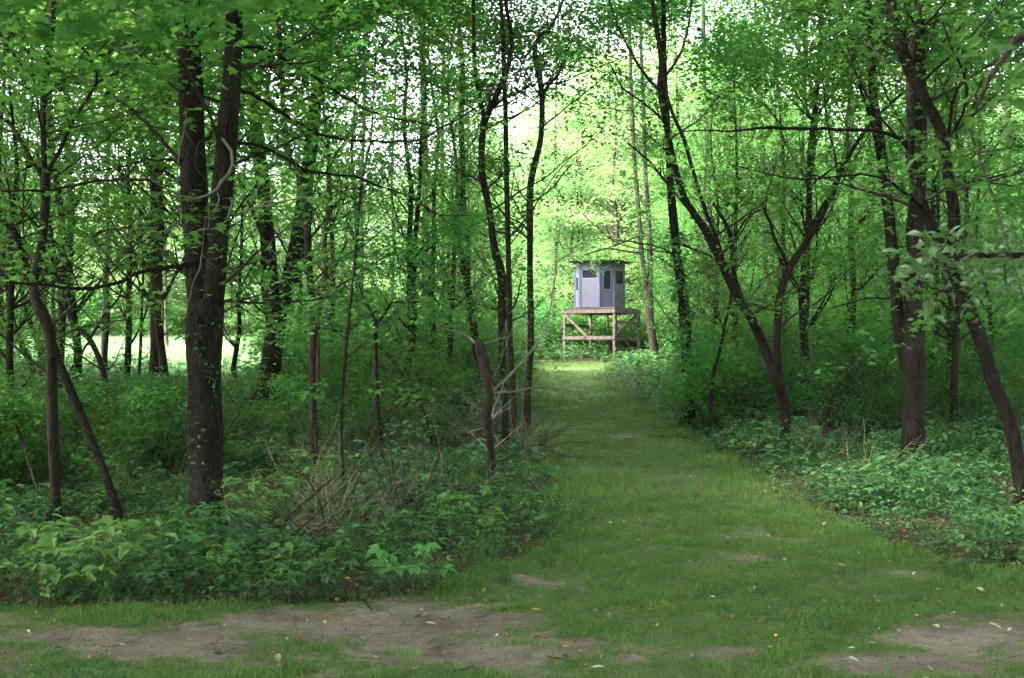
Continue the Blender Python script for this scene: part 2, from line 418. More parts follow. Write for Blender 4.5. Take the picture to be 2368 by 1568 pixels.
yy = np.concatenate([np.arange(-6, 16, 0.07), np.arange(16, 30, 0.16), np.arange(30, 56, 0.4)])
yy = yy[yy > 2.4]
def pkeep(x, y): return path_side(x, y) > -0.03
near_y = np.arange(2.4, 14, 0.06)
o = grid_sheet('grass_path', np.arange(-7, 9, 0.06), near_y, 0.012, M['path'], pkeep, attr=('bare', bare))
setp(o, label='mown grass track with patches of bare brown soil')
o = grid_sheet('grass_path', np.arange(-7, 9, 0.12), np.arange(near_y[-1], 60, 0.18), 0.012, M['path'], pkeep, attr=('bare', bare))
setp(o, label='far end of the mown grass track leading to the clearing')
def behind(x, y): return np.ones(len(x), bool)
o = grid_sheet('dirt_track', np.arange(-9, 9.1, 0.3), np.arange(-5.0, 2.41, 0.2), 0.012, M['path'], behind, attr=('bare', lambda x, y: np.clip(0.45 + 0.3 * fbm(x, y, 1.3), 0, 1)))
setp(o, label='worn soil and grass of the cross track')
def mkeep(x, y):
    e = -3.5 - (y - 37) * 0.10 + 1.6 * np.sin(y * 0.3)
    return (x < e) & (y > 37 + 1.2 * np.sin(x * 0.6)) & (y < 84)
o = grid_sheet('meadow', np.arange(-70, 0, 0.6), np.arange(35, 85, 0.6), 0.02, M['meadow'], mkeep)
setp(o, label='sunlit pale green meadow beyond the trees')

# ------------------------------------------------------------------ scatter (only for stuff)
def scatter(name, protos, P, rz, scl, idx, tilt=0.0, label=None):
    col = bpy.data.collections.new(name + '_source')
    for i, me in enumerate(protos):
        ob = bpy.data.objects.new('%s_source_%02d' % (name, i), me); col.objects.link(ob)
    n = len(P)
    me = bpy.data.meshes.new(name); me.vertices.add(n); me.vertices.foreach_set('co', np.asarray(P, np.float32).ravel())
    r = np.zeros((n, 3), np.float32); r[:, 2] = rz
    if tilt: r[:, 0] = rng.normal(0, tilt, n); r[:, 1] = rng.normal(0, tilt, n)
    a = me.attributes.new('rotv', 'FLOAT_VECTOR', 'POINT'); a.data.foreach_set('vector', r.ravel())
    a = me.attributes.new('scl', 'FLOAT', 'POINT'); a.data.foreach_set('value', np.asarray(scl, np.float32))
    a = me.attributes.new('pick', 'INT', 'POINT'); a.data.foreach_set('value', np.asarray(idx, np.int32))
    ob = link(name, me); setp(ob, kind='stuff', label=label)
    nt = bpy.data.node_groups.new(name + '_nodes', 'GeometryNodeTree')
    nt.interface.new_socket('Geometry', in_out='INPUT', socket_type='NodeSocketGeometry')
    nt.interface.new_socket('Geometry', in_out='OUTPUT', socket_type='NodeSocketGeometry')
    N, L = nt.nodes, nt.links
    gi, go = N.new('NodeGroupInput'), N.new('NodeGroupOutput')
    ip = N.new('GeometryNodeInstanceOnPoints'); ci = N.new('GeometryNodeCollectionInfo')
    ci.inputs['Collection'].default_value = col; ci.inputs['Separate Children'].default_value = True; ci.inputs['Reset Children'].default_value = True
    def na(nm, t):
        x = N.new('GeometryNodeInputNamedAttribute'); x.data_type = t; x.inputs['Name'].default_value = nm
        return [s for s in x.outputs if s.enabled and s.name == 'Attribute'][0]
    e2r = N.new('FunctionNodeEulerToRotation')
    L.new(gi.outputs[0], ip.inputs['Points']); L.new(ci.outputs[0], ip.inputs['Instance']); ip.inputs['Pick Instance'].default_value = True
    L.new(na('pick', 'INT'), ip.inputs['Instance Index']); L.new(na('rotv', 'FLOAT_VECTOR'), e2r.inputs[0]); L.new(e2r.outputs[0], ip.inputs['Rotation'])
    L.new(na('scl', 'FLOAT'), ip.inputs['Scale']); L.new(ip.outputs[0], go.inputs[0])
    md = ob.modifiers.new('scatter', 'NODES'); md.node_group = nt
    return ob

# ------------------------------------------------------------------ leaves
QUAD_T = (np.array([[0, 0, 0], [1, 0, -.10], [.45, .33, .07], [.42, -.33, .07]]), np.array([[0, 3, 1], [0, 1, 2]]))
OVATE_T = (np.array([[0, 0, 0], [.5, 0, 0.0], [1, 0, -.18], [.22, .20, .06], [.55, .27, .08], [.84, .13, -.03], [.22, -.20, .06], [.55, -.27, .08], [.84, -.13, -.03]]),
           np.array([[0, 1, 3], [3, 1, 4], [1, 5, 4], [1, 2, 5], [0, 6, 1], [6, 7, 1], [1, 7, 8], [1, 8, 2]]))
MAPLE_T = (np.array([[.35, 0, 0.02], [0, 0, 0], [.08, .30, .03], [-.02, .52, -.04], [.34, .38, .03], [.62, .50, -.07], [.60, .20, .03], [1.0, 0, -.12],
                     [.60, -.20, .03], [.62, -.50, -.07], [.34, -.38, .03], [-.02, -.52, -.04], [.08, -.30, .03]]),
           np.array([[0, 2, 1], [0, 3, 2], [0, 4, 3], [0, 5, 4], [0, 6, 5], [0, 7, 6], [0, 8, 7], [0, 9, 8], [0, 10, 9], [0, 11, 10], [0, 12, 11], [0, 1, 12]]))

def leaf_geo(C, Dh, up_j, size, T, r=rng):
    """C centres, Dh heading angle, up_j tilt noise, size per leaf"""
    n = len(C); TV, TF = T
    nrm = np.stack([r.normal(0, up_j, n), r.normal(0, up_j, n), np.ones(n)], 1); nrm /= np.linalg.norm(nrm, axis=1, keepdims=True)
    t = np.stack([np.cos(Dh), np.sin(Dh), np.zeros(n)], 1)
    t -= (t * nrm).sum(1, keepdims=True) * nrm; t /= np.linalg.norm(t, axis=1, keepdims=True)
    b = np.cross(nrm, t)
    k = len(TV)
    V = C[:, None, :] + size[:, None, None] * (TV[None, :, 0:1] * t[:, None] + TV[None, :, 1:2] * b[:, None] + TV[None, :, 2:3] * nrm[:, None])
    Fc = (np.arange(n)[:, None, None] * k + TF[None]).reshape(-1, 3)
    return V.reshape(-1, 3), Fc

def foliage(name, clumps, leaf, mat, T=QUAD_T, per=12, seed=0, spray_r=0.33, up_j=0.45, flat=0.09, origin=(0, 0, 0)):
    """clumps: (x,y,z, rx,ry,rz, number of sprays). Each spray is a flattish fan of leaves round a twig end."""
    r = np.random.default_rng(seed)
    SCn = []
    for (x, y, z, rx, ry, rz_, n) in clumps:
        u = r.normal(size=(n, 3)); u /= np.linalg.norm(u, axis=1, keepdims=True)
        u *= (r.random((n, 1)) ** 0.42)
        SCn.append(np.array([x, y, z]) + u * np.array([rx, ry, rz_]))
    S = np.concatenate(SCn); n = len(S)
    S = S - np.asarray(origin, float)
    tone = np.clip(r.normal(0.5, 0.18, n), 0, 1)
    tilt = r.normal(0, 0.22, (n, 2))
    a = r.random((n, 1)) * 2 * PI + PI * (r.random((n, per)) < 0.35) + r.normal(0, 0.38, (n, per)); rad = spray_r * 1.25 * r.random((n, per)) ** 0.7
    ox, oy = np.cos(a) * rad, np.sin(a) * rad
    oz = ox * tilt[:, :1] + oy * tilt[:, 1:] - 0.25 * rad + r.normal(0, flat, (n, per))
    C = S[:, None, :] + np.stack([ox, oy, oz], -1)
    C = C.reshape(-1, 3); Dh = (a + np.where(r.random(a.shape) < 0.5, 0.8, -0.8) + r.normal(0, 0.35, a.shape)).ravel()
    size = leaf * r.uniform(0.55, 1.4, len(C))
    V, Fc = leaf_geo(C, Dh, up_j, size, T, r)
    rn = np.clip(np.repeat(tone, per) + r.normal(0, 0.16, len(C)), 0, 1)
    return mesh_np(name, V, Fc, mat, rnd=np.repeat(rn, len(T[0])))

# ------------------------------------------------------------------ twigs and branches
def grow(mb, p, d, L, r0, r, sides=4, depth=1, up=0.15, ends=None, wig=0.25, nsub=4):
    n = max(4, int(L / 0.16)); st = L / n
    P = [np.array(p, float)]; d = np.array(d, float); d /= np.linalg.norm(d)
    for i in range(n):
        d = d + r.normal(0, wig * 0.35, 3) + np.array([0, 0, up * 0.12]); d /= np.linalg.norm(d)
        P.append(P[-1] + d * st)
    P = np.array(P); R = np.linspace(r0, r0 * 0.22, len(P))
    mb.tube(P, R, sides)
    if ends is not None: ends.extend([(P[k], depth) for k in range(max(1, (n * 3) // 5), n + 1, 2)])
    if depth > 0:
        for _ in range(nsub):
            k = r.integers(max(1, n // 5), n)
            t = P[k] - P[k - 1]; t /= np.linalg.norm(t)
            s = np.cross(t, r.normal(size=3)); s /= np.linalg.norm(s); s[2] *= 0.55
            grow(mb, P[k], t * 0.7 + s * 0.8, L * r.uniform(0.25, 0.5), R[k] * 0.6, r, max(3, sides - 1), depth - 1, up, ends, wig * 1.3, max(2, nsub - 1))

# ------------------------------------------------------------------ traced trees: picture tracks, half widths in picture units
def W(px, py, w): return (px, py, w)
TREES = []
def T(name, label, cat, bark, base, trunk, branches=(), crown=None, extend=None, twigs=0, tw_range=None, flare=1.25, group=None, dead=False, depth=None, moss=0, vine=0, leafy=1.0):
    TREES.append(dict(name=name, label=label, cat=cat, bark=bark, base=base, trunk=trunk, branches=branches, crown=crown, extend=extend, twigs=twigs,
                      tw=tw_range, flare=flare, group=group, dead=dead, depth=depth, vine=vine, leafy=leafy))

# each trunk / branch: list of (px, py, full width in px) from the base or fork outward
T('cherry_tree', 'thick dark scaly trunk that splits low into two upright stems, left of centre', 'tree', 'bark_dark', (478, 1238),
  [[(478, 1238, 92), (479, 1176, 84), (477, 1023, 77), (474, 900, 78), (472, 788, 80), (478, 690, 82)],
   [(462, 720, 50), (455, 603, 54), (448, 452, 60), (441, 251, 56), (432, 40, 52), (428, -80, 50)],
   [(487, 740, 46), (497, 653, 48), (507, 502, 48), (520, 352, 50), (532, 201, 42), (540, 40, 40), (545, -60, 38)]],
  [dict(p=[(548, 206, 9), (593, 224, 8), (653, 261, 8), (703, 291, 7), (754, 314, 7), (843, 326, 7), (950, 326, 6), (1004, 304, 5), (1088, 255, 4), (1151, 211, 3)], dz=3.0),
   dict(p=[(548, 103, 9), (613, 113, 7), (663, 141, 7), (729, 181, 6), (788, 219, 6), (843, 250, 5), (892, 267, 5), (990, 289, 3), (1090, 330, 2)], dz=2.5),
   dict(p=[(545, 329, 9), (593, 332, 8), (643, 357, 7), (703, 392, 7), (754, 404, 6), (818, 407, 5), (867, 426, 5), (941, 451, 4), (1014, 495, 3), (1083, 497, 2)], dz=1.5),
   dict(p=[(530, 384, 7), (603, 352, 6), (678, 322, 6), (728, 296, 5), (800, 240, 3)], dz=2.0),
   dict(p=[(520, 500, 6), (603, 477, 5), (693, 457, 4), (730, 455, 2)], dz=-1.0, pale=1),
   dict(p=[(415, 372, 9), (362, 311, 9), (311, 261, 8), (261, 221, 8), (201, 186, 7), (151, 161, 6), (95, 130, 4)], dz=2.5),
   dict(p=[(428, 610, 11), (342, 625, 9), (281, 648, 9), (216, 666, 8), (151, 666, 7), (65, 658, 6), (0, 651, 5), (-60, 640, 4)], dz=-1.2),
   dict(p=[(450, 395, 7), (400, 372, 6), (362, 369, 6), (322, 372, 5), (260, 388, 4), (170, 400, 3)], dz=1.2),
   dict(p=[(420, 70, 8), (352, 80, 7), (281, 105, 7), (201, 133, 6), (116, 136, 5), (0, 126, 4)], dz=1.6),
   dict(p=[(455, 608, 7), (400, 622, 6), (382, 520, 3)][:2], dz=-0.3),
   dict(p=[(510, 300, 9), (497, 296, 9), (480, 316, 8), (462, 332, 8), (448, 372, 7), (455, 392, 6), (480, 420, 5)], dz=-0.5),
   dict(p=[(497, 302, 7), (515, 322, 7), (533, 350, 7), (536, 380, 7), (525, 402, 8), (510, 418, 8), (500, 436, 7), (480, 451, 6), (452, 457, 6), (417, 452, 5), (377, 435, 4), (347, 412, 3), (300, 398, 2)], dz=-0.8, pale=1),
   dict(p=[(510, 425, 7), (525, 440, 5), (534, 470, 4), (522, 510, 4), (490, 530, 3), (430, 541, 3), (360, 552, 2)], dz=-0.9, pale=1),
   dict(p=[(500, 430, 4), (505, 470, 3), (480, 470, 2)], dz=-0.9, pale=1),
   dict(p=[(427, 246, 2.5), (424, 300, 3), (412, 345, 3), (409, 400, 2.5), (414, 480, 2), (420, 520, 2)], dz=-0.5, pale=1),
   dict(p=[(478, 505, 3), (470, 560, 2.5), (462, 620, 3), (445, 660, 2), (430, 710, 2)], dz=-0.6, pale=1),
   dict(p=[(415, 455, 3), (370, 480, 3), (320, 515, 2.5), (262, 560, 2), (200, 590, 2)], dz=-0.8, pale=1),
   dict(p=[(445, 490, 3), (420, 525, 2.5), (360, 540, 2), (310, 540, 2)], dz=-0.5, pale=1)],
  extend=[(428, -80, 50, 7.0), (545, -60, 38, 6.0)], twigs=16, tw_range=(60, 760), flare=1.12, vine=1)

T('forked_tree', 'dark tree dividing into a wide V at mid height, behind the thick double trunk', 'tree', 'bark_dark', (610, 965),
  [[(608, 968, 62), (618, 900, 53), (628, 830, 48), (636, 768, 46), (640, 700, 55)],
   [(636, 715, 38), (626, 653, 36), (618, 553, 34), (605, 402, 31), (592, 300, 31), (583, 215, 30), (573, 126, 26), (560, 0, 24), (555, -80, 22)],
   [(645, 712, 38), (660, 675, 38), (686, 578, 41), (703, 452, 36), (716, 350, 32), (726, 251, 30), (743, 151, 29), (758, 50, 26), (772, -30, 24), (785, -110, 22)]],
  [dict(p=[(620, 590, 10), (600, 530, 9), (580, 480, 8), (560, 440, 7), (548, 400, 5)], dz=1.0),
   dict(p=[(608, 440, 9), (590, 380, 8), (570, 310, 8), (556, 240, 7), (548, 210, 6)], dz=1.0),
   dict(p=[(622, 640, 8), (600, 600, 7), (575, 630, 6), (545, 690, 4)], dz=-1.0),
   dict(p=[(625, 860, 9), (600, 900, 8), (575, 950, 7)][::-1], dz=-0.6),
   dict(p=[(655, 700, 7), (700, 690, 6), (760, 640, 5), (800, 560, 4)], dz=1.5)],
  extend=[(555, -80, 18, 4), (785, -110, 18, 4)], twigs=14, tw_range=(0, 700), flare=1.2)

T('slender_tree', 'slim dark tree with a kink, just right of the V shaped tree', 'tree', 'bark_mid', (727, 1090),
  [[(727, 1090, 18), (725, 960, 16), (722, 850, 16), (724, 738, 17), (713, 603, 18), (708, 502, 17), (690, 400, 17), (672, 385, 14), (658, 300, 13), (650, 180, 12), (643, 60, 12), (640, -60, 10)]],
  [dict(p=[(690, 400, 8), (684, 375, 6), (676, 365, 4)], dz=-0.1), dict(p=[(722, 760, 6), (760, 760, 5), (800, 770, 4), (850, 735, 4), (895, 700, 3)], dz=0.5)],
  extend=[(640, -60, 10, 4)], twigs=12, tw_range=(80, 760))

T('leaning_tree', 'slim dark trunk leaning up to the left edge, crossing behind an upright one', 'tree', 'bark_dark', (276, 1200),
  [[(276, 1200, 20), (245, 1099, 20), (214, 1023, 20), (178, 936, 19), (140, 845, 18), (120, 788, 18), (100, 730, 18), (80, 683, 18), (62, 630, 17), (50, 578, 16), (28, 530, 15), (0, 502, 14), (-60, 450, 12), (-140, 360, 10)]],
  [dict(p=[(30, 530, 7), (20, 440, 6), (5, 380, 5)], dz=0.5)], extend=[(-140, 360, 10, 5)], twigs=7, tw_range=(500, 900))

T('upright_tree', 'slender olive brown trunk with a goblet of upward limbs near the left edge', 'tree', 'bark_mid', (134, 1212),
  [[(134, 1214, 26), (130, 1150, 23), (124, 1023, 24), (120, 900, 24), (119, 819, 25), (115, 770, 26), (98, 725, 28), (80, 690, 24), (76, 650, 22), (90, 603, 22), (98, 540, 20), (103, 477, 20), (103, 417, 22)],
   [(103, 425, 14), (99, 340, 13), (97, 251, 14), (103, 180, 15), (110, 115, 16), (118, 40, 15), (124, -60, 14)],
   [(103, 425, 10), (118, 380, 9), (140, 340, 9), (165, 280, 9), (195, 235, 9), (220, 190, 8), (222, 170, 6), (200, 120, 5), (160, 85, 4)],
   [(101, 420, 11), (80, 385, 10), (58, 345, 10), (38, 310, 10), (15, 280, 9), (-30, 230, 8)]],
  [dict(p=[(108, 440, 8), (150, 432, 7), (201, 422, 7), (281, 414, 7), (342, 414, 6), (368, 405, 7), (380, 388, 5)], dz=-0.5),
   dict(p=[(110, 440, 6), (60, 441, 5), (0, 443, 4)], dz=-0.2),
   dict(p=[(222, 190, 6), (270, 165, 6), (320, 130, 5), (345, 95, 4)], dz=0.4),
   dict(p=[(131, 653, 6), (156, 603, 5), (191, 563, 5), (251, 533, 5), (322, 523, 4), (382, 517, 3)], dz=-0.6)],
  extend=[(124, -60, 14, 5), (-30, 230, 8, 3)], twigs=18, tw_range=(60, 760))

T('young_tree', 'thin bent stem with a broken stub, standing in front of the bright meadow', 'young tree', 'bark_mid', (266, 985),
  [[(266, 990, 12), (258, 940, 12), (245, 885, 12), (229, 829, 13), (206, 783, 14), (176, 754, 13), (150, 705, 12), (140, 650, 10), (120, 560, 9), (105, 460, 7), (80, 340, 6)]],
  [dict(p=[(206, 790, 7), (240, 730, 6), (272, 690, 5), (285, 640, 4)], dz=0.5), dict(p=[(206, 790, 6), (180, 830, 5), (150, 880, 4)], dz=-0.5)], twigs=8, tw_range=(600, 900))
T('young_tree', 'leftmost of two slanting stems beside the goblet shaped tree, by the left edge', 'young tree', 'bark_mid', (104, 960),
  [[(104, 965, 12), (90, 900, 13), (66, 829, 14), (36, 768, 13), (22, 710, 12), (14, 640, 10), (4, 560, 9), (-6, 470, 8)]], [], twigs=6, tw_range=(600, 900))
T('young_tree', 'slanting stem immediately left of the goblet shaped tree, right of a similar one', 'young tree', 'bark_mid', (108, 930),
  [[(110, 930, 12), (102, 870, 12), (90, 800, 12), (66, 740, 12), (52, 690, 11), (50, 620, 9), (40, 520, 8), (20, 420, 7), (0, 330, 6)]], [], twigs=6, tw_range=(400, 800))
T('sapling', 'very thin straight stem against the bright meadow, between bent stem and thick trunk', 'sapling', 'bark_mid', (319, 940),
  [[(319, 942, 7), (320, 900, 7), (325, 800, 8), (328, 700, 6), (330, 600, 5), (322, 480, 4)]], [], twigs=6, tw_range=(500, 850))

T('straight_tree', 'tall straight pole-like trunk rising through foliage left of centre', 'tree', 'bark_dark', (986, 868),
  [[(986, 872, 22), (985, 760, 19), (984, 717, 18), (984, 502, 17), (982, 400, 17), (981, 288, 15), (978, 200, 14), (975, 100, 13), (972, -40, 11)]],
  [dict(p=[(983, 480, 5), (1020, 440, 4), (1060, 420, 3)], dz=1), dict(p=[(983, 560, 5), (940, 540, 4), (900, 560, 3)], dz=1)], extend=[(972, -40, 11, 4)], twigs=10, tw_range=(0, 700))

T('broken_tree', 'snapped grey-brown stump with a torn top and an orange wound near its foot', 'broken tree', 'bark_mid', (1139, 1136),
  [[(1139, 1136, 24), (1138, 1089, 20), (1135, 1040, 17), (1130, 1000, 17), (1124, 960, 22), (1129, 910, 24), (1124, 860, 25), (1115, 825, 26), (1108, 795, 24), (1103, 786, 14)]],
  [dict(p=[(1106, 800, 8), (1085, 778, 6), (1056, 768, 4), (1020, 760, 3)], dz=0.2, pale=1),
   dict(p=[(1118, 960, 4), (1095, 930, 3), (1070, 915, 2.5)], dz=-0.4, pale=1), dict(p=[(1128, 985, 4), (1080, 1000, 3), (1040, 980, 2)], dz=-0.4, pale=1),
   dict(p=[(1132, 870, 4), (1155, 850, 3), (1160, 820, 2)], dz=-0.3, pale=1)], twigs=4, tw_range=(900, 1080), dead=True, flare=1.2)

T('slender_tree', 'slim trunk with a low fork rising just behind the snapped stump', 'tree', 'bark_mid', (1112, 930),
  [[(1112, 935, 17), (1104, 850, 16), (1098, 781, 17), (1087, 700, 18), (1077, 640, 17), (1064, 560, 14), (1062, 500, 14), (1070, 417, 15), (1066, 288, 13), (1070, 180, 12), (1062, 60, 11), (1058, -60, 10)],
   [(1082, 680, 12), (1082, 560, 10), (1076, 500, 9), (1072, 430, 8)]],
  [dict(p=[(1064, 560, 5), (1040, 590, 4), (985, 620, 3)], dz=-0.4)], extend=[(1058, -60, 10, 4)], twigs=10, tw_range=(60, 760))
T('wavy_tree', 'sinuous dark trunk forking high up, first of the cluster left of the grass track', 'tree', 'bark_dark', (1166, 1046),
  [[(1166, 1050, 18), (1168, 977, 15), (1166, 910, 15), (1162, 840, 17), (1160, 735, 18), (1160, 640, 21), (1148, 595, 20), (1139, 550, 17), (1132, 490, 16), (1122, 441, 17), (1114, 400, 16), (1113, 343, 15), (1116, 300, 15), (1122, 268, 18)],
   [(1120, 275, 11), (1108, 220, 10), (1098, 160, 9), (1095, 98, 8), (1095, 0, 8), (1092, -60, 7)],
   [(1124, 275, 13), (1143, 230, 13), (1162, 185, 12), (1176, 147, 11), (1184, 88, 10), (1173, 30, 9), (1168, -50, 8)]],
  [dict(p=[(1120, 262, 6), (1150, 235, 5), (1190, 215, 5), (1230, 190, 4)], dz=-0.3)], extend=[(1092, -60, 7, 4), (1168, -50, 8, 4)], twigs=14, tw_range=(60, 600))
T('slender_tree', 'thin trunk with rough bark, second of the cluster beside the grass track', 'tree', 'bark_mid', (1189, 1034),
  [[(1189, 1036, 14), (1190, 1000, 12), (1186, 910, 14), (1182, 845, 14), (1178, 760, 13), (1177, 674, 13), (1173, 502, 12), (1170, 380, 12), (1169, 288, 12), (1166, 196, 11), (1161, 49, 10), (1158, -60, 9)]],
  [dict(p=[(1180, 720, 5), (1195, 690, 4), (1205, 640, 3)], dz=0.3)], extend=[(1158, -60, 9, 4)], twigs=12, tw_range=(60, 800))
T('slender_tree', 'smooth straight slim trunk at the very left border of the grass track', 'tree', 'bark_mid', (1219, 1010),
  [[(1219, 1012, 17), (1220, 910, 15), (1226, 820, 15), (1227, 735, 15), (1225, 637, 14), (1225, 539, 15), (1225, 441, 15), (1235, 382, 15), (1246, 340, 14), (1252, 294, 13), (1252, 211, 13), (1240, 150, 12), (1238, 98, 11), (1260, 70, 8), (1285, 40, 6)],
   [(1252, 222, 8), (1268, 195, 7), (1290, 172, 7), (1304, 135, 5), (1330, 80, 4)]],
  [dict(p=[(1224, 470, 5), (1270, 440, 4), (1320, 380, 3)], dz=0.6), dict(p=[(1223, 470, 4), (1200, 440, 3), (1190, 400, 2)], dz=0.3)], extend=[(1285, 40, 6, 5)], twigs=12, tw_range=(120, 700))

T('sapling', 'thin dark wavering stem amid the brush, left of a leaning one', 'sapling', 'bark_dark', (883, 1110),
  [[(883, 1112, 11), (883, 1067, 11), (880, 1020, 12), (877, 1000, 10), (872, 910, 10), (869, 824, 9), (869, 738, 8)],
   [(871, 750, 7), (890, 725, 6), (905, 700, 6), (940, 700, 4), (980, 698, 3)], [(870, 745, 7), (855, 715, 5), (840, 690, 4), (830, 660, 3)]],
  [dict(p=[(880, 1000, 5), (855, 970, 4), (850, 935, 3)], dz=0.4), dict(p=[(876, 1010, 5), (905, 960, 4), (925, 925, 3), (950, 905, 3)], dz=0.5)], twigs=10, tw_range=(700, 1000))
T('sapling', 'thin straight stem rising from pale dry twigs', 'sapling', 'bark_mid', (793, 1136),
  [[(793, 1138, 8), (791, 1060, 8), (790, 960, 8), (792, 900, 8), (796, 850, 8), (806, 738, 8), (815, 650, 7), (821, 588, 7), (834, 438, 6), (848, 360, 6), (856, 331, 5), (862, 240, 4), (868, 120, 4)]],
  [], twigs=12, tw_range=(250, 1050))
T('sapling', 'dark thin stem leaning to the left across the brush', 'sapling', 'bark_dark', (1004, 1074),
  [[(1005, 1078, 7), (989, 977, 7), (962, 919, 7), (930, 865, 6), (905, 830, 5), (875, 800, 4)]], [dict(p=[(962, 919, 3), (1010, 930, 3), (1080, 935, 2)], dz=0.3)], twigs=7, tw_range=(820, 1040))
T('peeling_sapling', 'reddish brown peeling stem hanging in a crooked line right of the V shaped tree', 'sapling', 'vine_red', (733, 975),
  [[(733, 980, 9), (735, 860, 9), (736, 734, 10), (744, 690, 12), (753, 622, 12), (750, 567, 11), (757, 481, 9), (759, 374, 7), (752, 340, 5), (742, 315, 4)]],
  [dict(p=[(752, 540, 7), (775, 500, 6), (792, 470, 5), (800, 440, 4), (806, 380, 3), (815, 300, 3)], dz=0.2), dict(p=[(757, 480, 5), (800, 470, 4), (850, 440, 4), (900, 400, 3), (940, 350, 2)], dz=0.5)], twigs=8, tw_range=(330, 700))

T('twin_stem_tree', 'tree of two parallel stems joining above the ground, right beside the wooden stand', 'tree', 'bark_mid', (1518, 846),
  [[(1518, 850, 24), (1515, 820, 20), (1510, 790, 18), (1502, 733, 18), (1500, 690, 21), (1497, 660, 19)],
   [(1494, 670, 12), (1488, 620, 11), (1482, 565, 11), (1476, 480, 11), (1468, 380, 10), (1463, 290, 10), (1460, 206, 9), (1456, 60, 8), (1454, -60, 7)],
   [(1502, 670, 12), (1503, 600, 13), (1500, 509, 12), (1494, 420, 11), (1490, 344, 10), (1488, 240, 9), (1482, 90, 8), (1480, -60, 7)]],
  [dict(p=[(1480, 585, 5), (1440, 580, 4), (1400, 575, 4), (1350, 590, 3)], dz=-1), dict(p=[(1478, 545, 4), (1440, 560, 4), (1400, 575, 3), (1350, 590, 2)], dz=-1)], extend=[(1454, -60, 7, 3), (1480, -60, 7, 3)], twigs=12, tw_range=(40, 600))
T('ivy_tree', 'straight dark trunk right of the grass track with leaves clinging to it', 'tree', 'bark_dark', (1589, 978),
  [[(1589, 982, 31), (1590, 923, 28), (1588, 850, 27), (1586, 785, 26), (1577, 675, 24), (1566, 600, 22), (1560, 537, 20), (1552, 450, 19), (1548, 372, 17), (1543, 289, 15), (1538, 200, 13), (1535, 60, 12), (1533, -60, 10)]],
  [dict(p=[(1560, 560, 8), (1600, 575, 6), (1640, 590, 5), (1690, 630, 3)], dz=0.8), dict(p=[(1562, 590, 5), (1520, 570, 4), (1460, 560, 3), (1420, 555, 2)], dz=-0.4)], extend=[(1533, -60, 10, 4)], twigs=10, tw_range=(60, 800), vine=2)
T('v_shaped_tree', 'smooth tree spreading into a broad V, its long limb arching left over the grass track', 'tree', 'bark_dark', (1814, 1046),
  [[(1814, 1050, 31), (1815, 1000, 27), (1815, 955, 27), (1806, 910, 27), (1796, 880, 28), (1790, 865, 28)],
   [(1792, 872, 24), (1772, 815, 23), (1741, 746, 22), (1700, 675, 20), (1661, 592, 19), (1623, 520, 18), (1584, 460, 17), (1562, 388, 15), (1541, 289, 13), (1526, 206, 14), (1530, 150, 13), (1524, 96, 12), (1512, 20, 11), (1505, -60, 9)],
   [(1800, 878, 20), (1796, 800, 19), (1801, 702, 18), (1812, 650, 17), (1832, 608, 16), (1865, 560, 15), (1898, 504, 14), (1925, 440, 13), (1952, 380, 11), (1976, 339, 10), (2020, 278, 8), (2060, 240, 7), (2090, 212, 6), (2130, 170, 5)],
   [(1722, 722, 13), (1706, 665, 11), (1695, 620, 10), (1691, 570, 10), (1684, 530, 9), (1665, 495, 8), (1650, 470, 6)],
   [(1690, 660, 9), (1672, 600, 9), (1655, 545, 9), (1632, 490, 9), (1612, 427, 9), (1598, 380, 9), (1584, 328, 9), (1568, 290, 8), (1551, 250, 8), (1538, 200, 7), (1528, 150, 7)]],
  [dict(p=[(1824, 625, 9), (1812, 590, 8), (1795, 560, 7), (1780, 515, 7), (1765, 480, 5)], dz=-0.2),
   dict(p=[(1770, 490, 5), (1775, 440, 4), (1790, 400, 4), (1795, 360, 3)], dz=-0.2),
   dict(p=[(1700, 545, 5), (1735, 495, 5), (1760, 485, 4), (1690, 470, 3)][:3], dz=0.0),
   dict(p=[(1940, 410, 6), (1930, 350, 5), (1915, 290, 5), (1905, 200, 4), (1900, 100, 3)], dz=0.4),
   dict(p=[(1524, 206, 8), (1490, 170, 7), (1460, 120, 6), (1430, 60, 5), (1410, 0, 4)], dz=0.5),
   dict(p=[(1541, 289, 7), (1510, 255, 6), (1480, 230, 5), (1440, 200, 4), (1400, 130, 3)], dz=-0.4),
   dict(p=[(1535, 180, 7), (1570, 130, 6), (1590, 70, 5), (1600, 0, 4)], dz=0.5),
   dict(p=[(1623, 520, 7), (1590, 480, 6), (1540, 420, 6), (1500, 370, 5), (1450, 330, 4)], dz=-0.5)],
  extend=[(1505, -60, 9, 5), (2130, 170, 5, 3)], twigs=22, tw_range=(60, 780))
T('sapling', 'thin leaning stem in front of the V shaped limb, right of the leaf-clad trunk', 'sapling', 'bark_dark', (1637, 1012),
  [[(1636, 1014, 10), (1643, 940, 10), (1645, 895, 9), (1652, 850, 9), (1661, 823, 8), (1676, 750, 7), (1689, 697, 7), (1693, 650, 6), (1698, 603, 5)]], [], twigs=7, tw_range=(600, 950))
